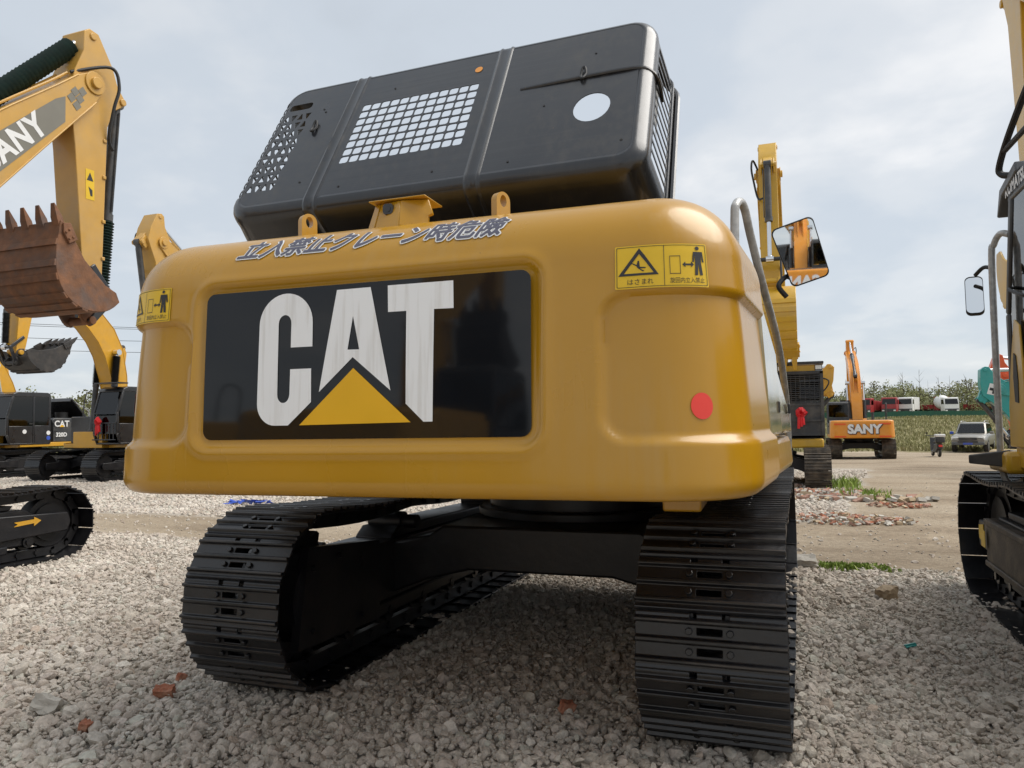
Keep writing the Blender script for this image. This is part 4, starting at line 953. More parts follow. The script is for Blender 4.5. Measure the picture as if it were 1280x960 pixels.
def red_bow(parent, c, n=(0, 1, 0), s=1.0):
    c = Vector(c); n = Vector(n).normalized(); a = n.cross(Vector((0, 0, 1))).normalized(); mb = MB(); r2 = random.Random(3)
    for k in range(14):
        t_ = 2*math.pi*k/14; d = (a*math.cos(t_)+Vector((0, 0, 1))*math.sin(t_)); e_ = n.cross(d)
        p = c+n*.03; L_ = .12*s*r2.uniform(.8, 1.15)
        mb.tube([p, p+d*L_*.6+n*.06*s, p+d*L_+n*.02*s, p+d*L_*.5-n*.01*s], [.012*s, .045*s, .05*s, .015*s], 5)
    for dx in (-.05, .0, .06):
        mb.tube([c+n*.03, c+n*.05+a*dx*s-Vector((0, 0, .18*s)), c+n*.04+a*dx*1.3*s-Vector((0, 0, (.40+dx)*s))], [.02*s, .045*s, .04*s], 5)
    return mb.build('ribbon_bow', 'ribbon', parent)
def upper_body(root, sp, swing=0):
    """deck, engine cover, doors, counterweight for the other machines"""
    Y = sp.get('tail', -2.75); hw = sp.get('hw', 1.33); zt = sp.get('cwtop', 2.0); pc = sp['paint']; dc = sp.get('door', pc); hd = sp.get('hoodmat', dc)
    c = CW(hw=hw, Y=Y, Rc=.3, zb=sp.get('cwbot', 1.06), zt=zt, Rb=.06, Rt=sp.get('cwRt', .12), lean=.03, front=Y+.75, taper=.02)
    cw = c.mesh(.05, .035).build('counterweight', sp.get('cwmat', pc), root, rz=swing, smooth=50)
    mb = MB(); mb.bb(-hw+.06, hw-.06, Y+.7, sp.get('deck', 1.0), 1.0, 1.13); mb.bb(-.6, .6, .0, 1.25, 1.0, 1.5); mb.build('upper_frame', pc, root, rz=swing, bevel=.015)
    ye = Y+.76; yh = -.25
    mb = MB(); mb.prism([(ye, 1.13), (ye, zt-.05), (ye+.15, zt+.03), (yh-.1, zt+.03), (yh, zt-.05), (yh, 1.13)], -hw+.42 if False else -hw+.05, hw-.05); mb.build('engine_cover', hd, root, rz=swing, bevel=.03)
    for sx in (-1, 1):
        for a_, b_ in ((ye+.02, (ye+yh)/2-.01), ((ye+yh)/2+.01, yh-.02)):
            mb = MB(); mb.bb(sx*(hw-.03)-.03, sx*(hw-.03)+.03, a_, b_, 1.18, zt-.12); d_ = mb.build('side_door', dc, root, rz=swing, bevel=.015)
            mb = MB(); mb.box((sx*hw, b_-.1, 1.55), (.03, .1, .05)); mb.build('door_handle', 'rubber', d_, bevel=.005)
        mb = MB(); mb.bb(sx*(hw-.03)-.035, sx*(hw-.03)+.035, ye, sp.get('deck', 1.0)-.02, 1.02, 1.165); mb.build('side_skirt', sp.get('skirt', pc), root, rz=swing, bevel=.012)
    mb = MB(); mb.bb(.42, hw-.02, yh+.03, sp.get('deck', 1.0)-.25, 1.13, zt-.02); mb.build('fuel_tank', sp.get('tank', dc), root, rz=swing, bevel=.03)
    mb = MB(); mb.cyl((.55, ye+.45, zt), (.55, ye+.45, zt+.38), .06, n=14); mb.build('exhaust_stack', 'charcoal', root, rz=swing)
    mb = MB(); mb.tube([(hw-.1, yh+.05, zt), (hw-.1, yh+.05, zt+.75), (hw-.1, yh+.5, zt+.75), (hw-.1, yh+.62, zt)], .02, 6, smooth=3); mb.build('handrail', 'charcoal', root, rz=swing)
    return cw, c
def excavator(name, label, loc, head, sp, swing=0, group=None):
    root = empty(name, loc, head); tag(root, label, 'excavator', group)
    info = undercarriage(root, gauge=sp.get('gauge', 2.3), L=sp.get('L', 4.4), H=sp.get('H', .93), w=sp.get('w', .6), n=sp.get('n', 46), lod=sp.get('lod', 0), shoe=sp.get('shoe', 'trackmetal'), side_sticker=sp.get('sticker'))
    cw, c = upper_body(root, sp, swing)
    cab = make_cab(root, sp, swing) if sp.get('has_cab', True) else None
    fg = front_gear(root, sp, swing) if sp.get('has_boom', True) else None
    return root, info, cw, c, cab, fg

# ------------------------------------------------------------------ build the machines
main_excavator()

def s_sticker(fr, zc, a):
    mb = MB(); mb.prism([(a-1.25, zc-.02), (a-1.05, zc-.02), (a-1.05, zc+.09), (a-1.25, zc+.09)], .172, .176); mb.build('spec_plate', 'white', fr)
    mb = MB(); mb.prism([(a-.50, zc+.01), (a-.28, zc+.025), (a-.28, zc-.005), (a-.20, zc+.045), (a-.28, zc+.09), (a-.28, zc+.065), (a-.50, zc+.055), (a-.46, zc+.032)], .213, .217); mb.build('arrow_sticker', 'yellow2', fr)
    mb = MB(); mb.bb(.17, .20, -a+.3, a-.75, zc+.04, zc+.07); mb.bb(.17, .205, -a+.3, a-.7, zc-.13, zc-.10); mb.build('frame_rail', 'charcoal', fr, bevel=.005)
# SANY on the left: faces +Y, boom raised, rusty bucket curled in
sx0, sy0 = -7.35, -1.15
root, info, cwS, cS, cabS, fg = excavator('excavator', 'amber excavator holding a curled rusty bucket high above the gravel', (sx0, sy0, 0), 0,
    dict(paint='ochre', door='charcoal', lod=1, gauge=2.2, L=4.5, tail=-2.7, hw=1.3, deck=.75, y0=-.75, y1=.85, foot=(.15, 1.75), tip=(3.15, 5.95), stick=(3.22, 3.08), bucket=R(133), bmat='rust', bw=1.15, goose=.42, H=.78,
         bwid=.26, swid=.2, boot='boot', cyl='charcoal', bscale=.82, sfrac=.5, kfrac=.6, line='ochre', sticker=(1, s_sticker), teeth=5))
cl = boom_profile(Vector((.15, 1.75)), Vector((3.15, 5.95)), .42)
pA, pB = cl[1][4], cl[1][8]; dB = (pB-pA).normalized(); nB = Vector((-dB.y, dB.x)); xf = .262
def onboom(u, v, d=.003): q = pA+dB*u+nB*v; return (xf+d, q.x, q.y)
Lp = (pB-pA).length
mb = MB(); mb.add([onboom(-.2, -.20), onboom(Lp*.76, -.16), onboom(Lp*.85, .07), onboom(Lp*.79, .11), onboom(-.2, .22)], [(0, 1, 2, 3, 4)]); mb.build('logo_band', 'greyvinyl', fg['boom'], recalc=False)
for u, v in ((.86, .02), (.86, -.09), (.90, .05), (.90, -.05), (.94, .0)):
    mb = MB(); mb.add([onboom(Lp*u, v-.045), onboom(Lp*u+.10, v-.04), onboom(Lp*u+.10, v+.05), onboom(Lp*u, v+.045)], [(0, 1, 2, 3)]); mb.build('logo_square', 'greyvinyl', fg['boom'], recalc=False)
side_text('lettering', 'SANY', 'white', fg['boom'], onboom(Lp*.76-1.30, -.13, .0), (0, dB.x, dB.y), (0, nB.x, nB.y), .37, (1, 0, 0), shear=0, offset=.013, th=.006, spacing=1.1)
stk = fg['S']
mb = MB(); mb.add([(.203, *stk(1.15, .03)), (.203, *stk(1.15, -.10)), (.203, *stk(1.55, -.10)), (.203, *stk(1.55, .03))], [(0, 1, 2, 3)]); ws = mb.build('warning_sticker', 'sticker', fg['stick'], recalc=False)
mb = MB(); mb.add([(.205, *stk(1.19, -.035)), (.205, *stk(1.30, .015)), (.205, *stk(1.30, -.085))], [(0, 1, 2)]); mb.build('sticker_triangle', 'ink', fg['stick'], recalc=False); mb = MB(); mb.add([(.205, *stk(1.38, -.06)), (.205, *stk(1.50, -.03)), (.205, *stk(1.50, .0)), (.205, *stk(1.42, .0))], [(0, 1, 2, 3)]); mb.build('sticker_symbol', 'ink', fg['stick'], recalc=False)

# Komatsu on the right: faces +Y, cab side at the picture's edge
def k_sticker(fr, zc, a):
    mb = MB(); mb.prism([(a-.05, zc-.06), (a+.10, zc-.04), (a+.10, zc+.06), (a-.05, zc+.08)], -.216, -.212); mb.build('warning_sticker', 'sticker', fr)
    mb = MB(); mb.bb(-.235, -.17, -a+.3, a-.25, zc-.19, zc+.15); mb.bb(-.25, -.235, -a+.3, a-.25, zc+.11, zc+.15); mb.bb(-.25, -.235, -a+.3, a-.25, zc-.19, zc-.15); mb.build('frame_cover', 'trackdusty', fr, bevel=.01)
    mb = MB(); mb.prism([(a-.30, zc-.06), (a-.18, zc-.06), (a-.18, zc+.06), (a-.30, zc+.06)], -.256, -.252); mb.build('warning_sticker', 'sticker', fr)
kx, ky, ksw = 4.10, -.36, 0.0
rootK, infoK, cwK, cK, cabK, fgK = excavator('excavator', 'yellow and grey excavator with a tall tubular mirror post beside its dusty cab', (kx, ky, 0), 0,
    dict(paint='yellow3', cab='charcoal', panel='yellow3', glass='glass', lod=1, gauge=2.26, L=4.45, tail=-2.75, hw=1.26, y0=-.55, y1=1.12, foot=(.15, 1.75), tip=(5.05, 6.45), stick=(4.82, 3.15), bucket=R(-165), bmat='yellow3', bw=.95, bscale=.8, goose=.6,
         swid=.18, bwid=.21, line='rubber', ztop=2.93, sticker=(-1, k_sticker), H=.95), swing=ksw)
mb = MB(); mb.prism([(.60, 2.92), (.98, 2.86), (1.10, 2.74), (1.13, 2.75), (1.03, 2.92), (.62, 2.99)], -1.28, -.36); mb.build('sun_visor', 'grey', cabK, bevel=.01)
mb = MB(); mb.tube([(-1.26, .80, 2.95), (-1.30, .86, 2.98), (-1.31, .84, 3.04), (-1.29, .60, 3.2), (-1.24, .2, 3.42), (-1.2, .0, 3.42), (-1.2, -.1, 2.95)], .022, 8, smooth=5); mb.tube([(-1.30, .74, 3.10), (-1.26, .3, 3.12), (-1.24, .1, 2.95)], .018, 8); mb.build('roof_rail', 'rubber', cabK)
side_text('lettering', 'KOMATSU', 'white', cabK, (-1.265, .92, 2.83), (0, -1, 0), (0, 0, 1), .11, (-1, 0, 0), offset=.004, th=.006)
mb = MB(); mb.tube([(-1.24, 1.0, 2.60), (-1.28, 1.05, 2.62), (-1.31, 1.10, 2.56), (-1.325, 1.12, 2.42), (-1.32, 1.16, 1.4), (-1.31, 1.18, 1.02), (-1.27, 1.16, .90), (-1.20, 1.1, .93)], .022, 10, smooth=7); mb.build('mirror_post', 'wrap', rootK, rz=ksw)
mb = MB(); mb.tube([(-1.325, 1.13, 2.40), (-1.36, 1.2, 2.42), (-1.40, 1.27, 2.38)], .014, 8, smooth=4); mb.build('mirror_arm', 'rubber', rootK, rz=ksw)
mc = Vector((-1.405, 1.30, 2.24)); n_ = Vector((-.15, -.9, .38)).normalized(); a_ = Vector((0, 0, 1)).cross(n_).normalized(); b_ = n_.cross(a_)
lp = rrect(-.055, .055, -.15, .15, .035, 5)
hb = MB(); rows = [[mc+a_*x*s_+b_*y*s_+n_*d for x, y in lp+[lp[0]]] for s_, d in ((.97, .004), (1, .012), (1.05, .004), (1.05, -.02), (.7, -.055))]; hb.grid(rows); hb.add(rows[-1][:-1], [tuple(range(len(lp)))]); mK = hb.build('mirror', 'rubber', rootK, rz=ksw)
mb = MB(); mb.add([mc+a_*x*.98+b_*y*.98+n_*.006 for x, y in lp], [tuple(range(len(lp)))]); mb.build('mirror_glass', 'mirror', mK, recalc=False)
# step plate ahead of the cab, yellow deck nose
mb = MB(); mb.prism([(-1.34, .98), (-1.34, 1.13), (-.4, 1.13), (-.4, .98)], .9, 1.45, 'y'); mb.build('deck_nose', 'yellow3', rootK, rz=ksw, bevel=.03)
mb = MB(); mb.add([(-1.52, 1.15, 1.10), (-1.30, 1.50, 1.10), (-1.0, 1.50, 1.12), (-1.30, 1.0, 1.14), (-1.52, 1.15, 1.04), (-1.30, 1.50, 1.03), (-1.0, 1.5, 1.02), (-1.3, 1.0, 1.02)], [(0, 1, 2, 3), (7, 6, 5, 4), (0, 4, 5, 1), (1, 5, 6, 2), (2, 6, 7, 3), (3, 7, 4, 0)]); mb.build('step_plate', 'charcoal', rootK, rz=ksw, bevel=.01)
mb = MB(); mb.prism([(.62, 1.16), (.66, 1.5), (.72, 1.95), (.84, 2.0), (.96, 1.75), (1.06, 1.45), (1.08, 1.16)], -1.276, -1.262); kick = mb.build('door_cover', 'yellow3', cabK, bevel=.006)
mb = MB(); mb.prism([(.80, 1.45), (.79, 1.60), (.82, 1.76), (.87, 1.78), (.90, 1.62), (.88, 1.46)], -1.281, -1.275); mb.build('cover_opening', 'rubber', cabK)
mb = MB(); mb.tube([(-1.26, .5, 2.1), (-1.29, .55, 2.12), (-1.29, .85, 2.2), (-1.255, .92, 2.22)], .012, 6, smooth=4); mb.build('grab_handle', 'rubber', cabK)

# row across the dirt road: machines that face the camera
ROW = 'excavators parked in the row beyond the dirt road'
def facing(name, label, x, y, sp, swing=0): return excavator(name, label, (x, y, gz(x, y)), math.pi, sp, swing, ROW)
# B: red bow on a mesh guarded cab
rB, iB, cwB, cB, cabB, fB = facing('excavator', 'yellow excavator with a red bow on its mesh guarded black cab front', .64, 14.75,
    dict(paint='yellow3', cab='black', lod=0, shoe='trackdusty', gauge=2.35, w=.55, tail=-2.75, y0=-.2, y1=1.45, foot=(.2, 1.75), tip=(2.35, 7.0), stick=(2.9, 4.3), bucket=R(-100), bmat='yellow3', bscale=1.05, bw=.95, goose=.8, ztop=2.68, cyl='charcoal', boot=None, xo=-.36))
mb = MB()
for i in range(18): mb.box((-.87, 1.53, 1.90+.043*i), (.84, .012, .014))
for i in range(9): mb.box((-.87, 1.54, 2.26), (.010, .010, .76)) if False else mb.box((-1.27+.1*i, 1.54, 2.26), (.010, .010, .76))
mb.bb(-1.36, -1.29, 1.47, 1.56, 1.2, 2.64); mb.bb(-.45, -.38, 1.47, 1.56, 1.2, 2.64); mb.bb(-1.36, -.38, 1.47, 1.56, 2.60, 2.66); mb.bb(-1.36, -.38, 1.48, 1.55, 1.88, 1.93); mb.bb(-1.36, -.38, 1.48, 1.55, 1.2, 1.25)
mb.bb(-1.30, -.44, 1.48, 1.52, 1.25, 1.88); mb.bb(-1.36, -.38, 1.44, 1.57, 1.52, 1.56)
mb.build('front_guard', 'charcoal', rB)
for x in (-1.27, -.47):
    mb = MB(); mb.box((x, 1.40, 2.74), (.16, .12, .12)); lb = mb.build('work_lamp', 'charcoal', rB, bevel=.01)
    mb = MB(); mb.box((x, 1.465, 2.74), (.13, .015, .09)); mb.build('lamp_lens', 'lamp', lb)
mb = MB(); mb.bb(-1.38, -.36, 1.0, 1.5, 2.82, 2.88); mb.build('roof_guard', 'black', rB, bevel=.01)
mb = MB(); mb.bb(-1.2, -.54, 1.32, 1.44, 2.66, 2.80); mb.build('roof_band', 'yellow3', rB, bevel=.01)
mb = MB(); mb.bb(-1.33, -.36, 1.0, 1.46, .92, 1.13); mb.build('deck_nose', 'yellow3', rB, bevel=.04)
red_bow(rB, (-.87, 1.57, 1.72), (0, 1, 0), .78)
# C: bow on the lower rails of its cab
rC, iC, cwC, cC, cabC, fC = facing('excavator', 'yellow excavator with a red bow on its black cab and a dark bucket curled up', -19.1, 13.5,
    dict(paint='yellow2', cab='black', glass='darkglass', lod=0, gauge=2.3, foot=(.2, 1.85), tip=(3.3, 6.3), stick=(3.62, 3.75), bucket=R(163), bmat='darkbucket', goose=1.0, bboot='rubber', boot='rubber', cyl='charcoal', ztop=2.85, y1=1.4, bw=1.15, bwid=.26, L=4.4, tank='black'))
mb = MB()
for i in range(6): mb.tube([(-1.28+.15*i, 1.45, 1.25), (-1.28+.15*i, 1.45, 1.75)], .014, 6)
mb.tube([(-1.36, 1.45, 1.75), (-.44, 1.45, 1.75)], .02, 6); mb.tube([(-1.36, 1.45, 1.25), (-.44, 1.45, 1.25)], .02, 6); mb.build('guard_rail', 'black', rC)
mb = MB(); mb.bb(-1.36, -.38, 1.0, 1.38, 2.95, 2.99); mb.build('roof_guard', 'black', rC)
red_bow(rC, (-.72, 1.47, 1.80), (0, 1, 0), .9)
# E: only its boom shows above the counterweight of the nearest machine
facing('excavator', 'amber excavator whose raised boom and stick rise behind the counterweight', -13.6, 13.9,
    dict(paint='ochre', lod=0, foot=(.2, 1.85), tip=(4.45, 6.22), stick=(4.25, 3.4), bucket=R(150), cyl='charcoal', goose=.7, bwid=.26, swid=.22, kfrac=.55))
# D: black bodied with its engine hood propped open
rD, iD, cwD, cD, cabD, fD = facing('excavator', 'black and yellow excavator with a small logo on its door and hood propped open', -24.9, 14.4,
    dict(paint='yellow2', door='charcoal', cab='black', skirt='yellow2', hoodmat='charcoal', lod=0, foot=(.2, 1.85), tip=(4.6, 5.3), stick=(5.2, 2.5), bucket=R(200), ztop=2.9, glass='darkglass'))
mb = MB(); mb.prism([(-1.75, 2.05), (-1.1, 2.75), (-1.05, 2.72), (-1.68, 2.02)], -1.25, 1.1); mb.prism([(-1.1, 2.75), (-1.0, 2.62), (-.96, 2.64), (-1.06, 2.77)], -1.25, 1.1); mb.build('open_hood', 'black', rD, bevel=.01)
mb = MB(); mb.cyl((-.7, -1.1, 2.03), (-.7, -1.1, 2.25), .22, n=20); mb.bb(-.4, .3, -1.5, -.8, 2.03, 2.2); mb.build('air_filter', 'rubber', rD)
mb = MB(); mb.tube([(-1.28, -2.0, 1.2), (-1.28, -1.75, 2.3), (-1.28, -1.2, 2.6)], .025, 6); mb.build('hood_stay', 'steel', rD)
for body_, yy, zz, sz, mt in (('CAT', -.28, 1.72, .30, 'white'), ('320D', -.34, 1.36, .2, 'white')): side_text('lettering', body_, mt, rD, (-1.365, yy, zz), (0, -1, 0), (0, 0, 1), sz, (-1, 0, 0), offset=.007)
mb = MB(); mb.add([(-1.372, -.48, 1.70), (-1.372, -.68, 1.70), (-1.372, -.58, 1.79)], [(0, 1, 2)]); mb.build('logo_triangle', 'logoyellow', rD, recalc=False)
for yy, zz, mt in ((.85, 1.55, 'white'), (-.05, 1.5, 'white'), (-.05, 1.32, 'blue')): mb = MB(); mb.cyl((-1.352, yy, zz), (-1.368, yy, zz), .075, n=20); mb.build('round_sticker', mt, rD)
# G: only its lowered boom tip shows beside B
gx, gy = -2.75, 20.6
excavator('excavator', 'amber excavator with its boom lowered sideways behind the mesh guarded cab', (gx, gy, gz(gx, gy)), -math.pi/2,
    dict(paint='yellow2', lod=0, foot=(.2, 1.7), tip=(4.75, 2.75), stick=(3.6, 1.2), bucket=R(170), bmat='darkbucket', cyl='charcoal', goose=.75), 0, ROW)
# F: tail towards us on the dirt yard
fx, fy = 4.15, 36.3
rF, iF, cwF, cF, cabF, fF = excavator('excavator', 'orange excavator parked tail on at the edge of the dirt yard', (fx, fy, gz(fx, fy)), 0,
    dict(paint='orange', cab='charcoal', hoodmat='charcoal', door='charcoal', lod=0, tail=-2.75, hw=1.38, cwbot=1.0, cwtop=1.82, cwRt=.06, foot=(.2, 1.8), tip=(4.2, 5.5), stick=(4.8, 2.9), bucket=R(-110), bmat='darkbucket', goose=.85, ztop=2.75, line='orange', shoe='trackdusty'))
side_text('lettering', 'SANY', 'white', cwF, (-.62, -2.765, 1.24), (1, 0, 0), (0, 0, 1), .56, (0, -1, 0), offset=.028, th=.02)
side_text('lettering_shadow', 'SANY', 'ink', cwF, (-.60, -2.765, 1.22), (1, 0, 0), (0, 0, 1), .56, (0, -1, 0), offset=.045, th=.012)
for x in (-.95, .95):
    for zz in (1.08, 1.66): mb = MB(); mb.box((x, -2.76, zz), (.5, .02, .07)); mb.build('reflector_strip', 'orangered', cwF)
# machines behind the Komatsu
def sideways(label, paint, tx, ty, tz, reach, sp): # faces -X, boom tip at (tx,ty,tz)
    cx = tx+reach; g_ = gz(cx, ty); q = dict(paint=paint, lod=0, foot=(.2, 1.7), tip=(reach, tz-g_), cyl='charcoal'); q.update(sp)
    return excavator('excavator', label, (cx, ty, g_), math.pi/2, q)
r5 = sideways('teal excavator with its boom lowered behind the mirror post', 'teal', 6.80, 20.0, 2.15, 4.9, dict(stick=(4.1, .95), bucket=R(190), goose=.6, sfrac=.6))
mbp = r5[5]; St = mbp['S']
def diamond(fgx, side, u, v, s_):
    S_ = fgx['S']; x = side*(fgx['sw']+.003)
    mb = MB(); mb.add([(x, *S_(u-s_, v)), (x, *S_(u, v+s_)), (x, *S_(u+s_, v)), (x, *S_(u, v-s_))], [(0, 1, 2, 3)]); mb.build('logo_diamond', 'white', fgx['stick'], recalc=False)
    x = side*(fgx['sw']+.006); mb = MB()
    for a in (45, 135):
        c, s2 = math.cos(R(a)), math.sin(R(a)); e_ = s_*.55; w = s_*.17
        mb.add([(x, *S_(u+c*e_-s2*w, v+s2*e_+c*w)), (x, *S_(u-c*e_-s2*w, v-s2*e_+c*w)), (x, *S_(u-c*e_+s2*w, v-s2*e_-c*w)), (x, *S_(u+c*e_+s2*w, v+s2*e_-c*w))], [(0, 1, 2, 3)])
    mb.build('logo_cross', 'ink', fgx['stick'], recalc=False)
diamond(mbp, -1, -.05, .12, .22)
r6 = sideways('red orange excavator whose stick stands between the teal boom and the cab', 'orangered', 7.95, 24.7, 2.75, 4.9, dict(stick=(4.5, .9), bucket=R(190), goose=.6)); diamond(r6[5], -1, .3, .0, .2)

# machines standing behind the camera, seen in the mirror and in the glossy panel
def behind(label, x, y, head, sp): return excavator('excavator', label, (x, y, 0), head, sp)
rR = behind('orange excavator seen in the mirror glass, tail towards the raised hood', 7.6, -29.0, R(192), dict(paint='orange', cab='charcoal', hoodmat='charcoal', door='charcoal', lod=0, hw=1.38, cwbot=1.0, cwtop=1.85, cwRt=.06, foot=(.2, 1.8), tip=(4.9, 4.3), stick=(5.2, 2.0), bucket=R(-110)))
side_text('lettering', 'SANY', 'white', rR[2], (-.62, -2.765, 1.24), (1, 0, 0), (0, 0, 1), .56, (0, -1, 0), offset=.028, th=.02)
behind('amber excavator behind the orange one in the mirror glass, boom raised', 9.5, -35.0, R(60), dict(paint='yellow2', lod=0, foot=(.2, 1.8), tip=(4.2, 5.4), stick=(4.6, 2.6), bucket=R(130)))
behind('amber excavator behind the photographer, reflected in the right of the black panel', -3.4, -11.9, R(184), dict(paint='yellow2', lod=0, foot=(.2, 1.8), tip=(3.0, 6.4), stick=(3.2, 3.6), bucket=R(130), cyl='charcoal'))
behind('amber excavator behind the photographer, reflected in the left of the black panel', -8.3, -12.4, R(4), dict(paint='yellow2', lod=0, foot=(.2, 1.8), tip=(2.8, 6.2), stick=(3.0, 3.5), bucket=R(130), cyl='charcoal'))


# ------------------------------------------------------------------ crushed stone (nobody could count it)
def stone_proto(i):
    r2 = random.Random(100+i); bm = bmesh.new(); bmesh.ops.create_icosphere(bm, subdivisions=2, radius=.5)
    ax = Vector((r2.uniform(.85, 1.15), r2.uniform(.62, .95), r2.uniform(.48, .72)))
    planes = [(Vector((r2.gauss(0, 1), r2.gauss(0, 1), r2.gauss(0, 1))).normalized(), r2.uniform(.24, .40)) for _ in range(13)]
    for v in bm.verts:
        p = v.co
        for n_, d in planes:
            e_ = p.dot(n_)-d
            if e_ > 0: p = p-n_*e_
        p = p*(1+r2.uniform(-.03, .03)); v.co = Vector((p.x*ax.x, p.y*ax.y, p.z*ax.z))*1.25
    me = bpy.data.meshes.new('stone_shape'); bm.to_mesh(me); bm.free()
    me.polygons.foreach_set('use_smooth', [True]*len(me.polygons)); me.set_sharp_from_angle(angle=R(32)); return me
def stone_mat():
    m, t, b = new_mat('crushed_stone'); nn = t.nodes.new; lk = t.links.new
    oi = nn('ShaderNodeObjectInfo'); r = nn('ShaderNodeValToRGB'); els = r.color_ramp.elements
    cols = [(0, (.50, .45, .39)), (.18, (.60, .55, .485)), (.36, (.54, .475, .415)), (.52, (.64, .59, .525)), (.66, (.52, .48, .415)), (.80, (.60, .53, .475)), (.90, (.53, .52, .45)), (.955, (.68, .64, .58)), (.985, (.37, .33, .28)), (1, (.56, .46, .38))]
    els[0].color = (*cols[0][1], 1); els[1].position = 1; els[1].color = (*cols[-1][1], 1)
    for p, c in cols[1:-1]: q = els.new(p); q.color = (*c, 1)
    lk(oi.outputs['Random'], r.inputs[0])
    tcn = nn('ShaderNodeTexCoord'); nz = nn('ShaderNodeTexNoise'); nz.inputs['Scale'].default_value = 4; nz.inputs['Detail'].default_value = 6; lk(tcn.outputs['Object'], nz.inputs[0])
    mr = nn('ShaderNodeMapRange'); mr.inputs[1].default_value = .3; mr.inputs[2].default_value = .7; mr.inputs[3].default_value = .78; mr.inputs[4].default_value = 1.15; lk(nz.outputs[0], mr.inputs[0])
    sc_ = nn('ShaderNodeVectorMath'); sc_.operation = 'SCALE'; lk(r.outputs[0], sc_.inputs[0]); lk(mr.outputs[0], sc_.inputs['Scale']); geo = nn('ShaderNodeNewGeometry'); ng = nn('ShaderNodeTexNoise'); ng.inputs['Scale'].default_value = .9; ng.inputs['Detail'].default_value = 5; lk(geo.outputs['Position'], ng.inputs[0])
    r3 = nn('ShaderNodeValToRGB'); r3.color_ramp.elements[0].position = .35; r3.color_ramp.elements[0].color = (.84, .80, .76, 1); r3.color_ramp.elements[1].position = .65; r3.color_ramp.elements[1].color = (1.06, 1.05, 1.03, 1); lk(ng.outputs[0], r3.inputs[0])
    mv = nn('ShaderNodeVectorMath'); mv.operation = 'MULTIPLY'; lk(sc_.outputs[0], mv.inputs[0]); lk(r3.outputs[0], mv.inputs[1]); lk(mv.outputs[0], b.inputs['Base Color'])
    b.inputs['Roughness'].default_value = .88; b.inputs['Specular IOR Level'].default_value = .25
    bp = nn('ShaderNodeBump'); bp.inputs['Strength'].default_value = .35; bp.inputs['Distance'].default_value = .05; lk(nz.outputs[0], bp.inputs['Height']); lk(bp.outputs[0], b.inputs['Normal'])
    return m
SM = stone_mat()
sc = bpy.data.collections.new('stone_shapes')
for i in range(14):
    me = stone_proto(i); me.materials.append(SM); sc.objects.link(bpy.data.objects.new('stone_shape', me))
def scatter_nodes():
    g = bpy.data.node_groups.new('stone_scatter', 'GeometryNodeTree')
    g.interface.new_socket('Geometry', in_out='INPUT', socket_type='NodeSocketGeometry'); g.interface.new_socket('Geometry', in_out='OUTPUT', socket_type='NodeSocketGeometry')
    nn = g.nodes.new; gi = nn('NodeGroupInput'); go = nn('NodeGroupOutput'); ip = nn('GeometryNodeInstanceOnPoints'); ci = nn('GeometryNodeCollectionInfo')
    ci.inputs['Collection'].default_value = sc; ci.inputs['Separate Children'].default_value = True; ci.inputs['Reset Children'].default_value = True
    def attr(n, ty): a = nn('GeometryNodeInputNamedAttribute'); a.data_type = ty; a.inputs['Name'].default_value = n; return a.outputs['Attribute']
    g.links.new(gi.outputs[0], ip.inputs['Points']); g.links.new(ci.outputs[0], ip.inputs['Instance']); ip.inputs['Pick Instance'].default_value = True
    g.links.new(attr('idx', 'INT'), ip.inputs['Instance Index']); g.links.new(attr('rot', 'FLOAT_VECTOR'), ip.inputs['Rotation']); g.links.new(attr('scl', 'FLOAT_VECTOR'), ip.inputs['Scale'])
    g.links.new(ip.outputs[0], go.inputs[0]); return g
SG = scatter_nodes()
def scatter(name, P, size, rot=None, seed=1):
    rs = np.random.RandomState(seed); n = len(P); me = bpy.data.meshes.new(name); me.from_pydata([tuple(p) for p in P], [], [])
    a = me.attributes.new('idx', 'INT', 'POINT'); a.data.foreach_set('value', rs.randint(0, 14, n).astype(np.int32))
    rr = np.stack([rs.normal(0, .45, n), rs.normal(0, .45, n), rs.uniform(0, 6.283, n)], 1) if rot is None else rot
    a = me.attributes.new('rot', 'FLOAT_VECTOR', 'POINT'); a.data.foreach_set('vector', rr.astype(np.float32).ravel())
    a = me.attributes.new('scl', 'FLOAT_VECTOR', 'POINT'); a.data.foreach_set('vector', np.repeat(size[:, None], 3, 1).astype(np.float32).ravel())
    o = bpy.data.objects.new(name, me); col.objects.link(o); mo = o.modifiers.new('scatter', 'NODES'); mo.node_group = SG; o['kind'] = 'stuff'; return o
_fh = np.array([-math.sin(YAW), math.cos(YAW)]); _rh = np.array([math.cos(YAW), math.sin(YAW)])
def in_view(x, y, margin=1.0, half=.70):
    dx, dy = x-CAM.x, y-CAM.y; d = dx*_fh[0]+dy*_fh[1]; l = dx*_rh[0]+dy*_rh[1]
    return (d > 1.4) & (np.abs(l) < half*d+margin)
rs = np.random.RandomState(11)
def jgrid(x0, x1, y0, y1, c):
    X, Y = np.meshgrid(np.arange(x0, x1, c), np.arange(y0, y1, c)); X = X.ravel()+rs.uniform(-.5, .5, X.size)*c; Y = Y.ravel()+rs.uniform(-.5, .5, Y.size)*c; return X, Y
X, Y = jgrid(-11.5, 7.5, -5.0, 2.9, .030)
k = in_view(X, Y) & (gravel_mask(X, Y)*1.0 > rs.uniform(.05, .95, X.size)); X, Y = X[k], Y[k]
sz = np.clip(rs.lognormal(math.log(.036), .40, X.size), .014, .09)
Z = ground_z(X, Y)-.012+rs.uniform(-.006, .016, X.size)+sz*.1+(vnoise(X, Y, 2.2, 4)-.5)*.03
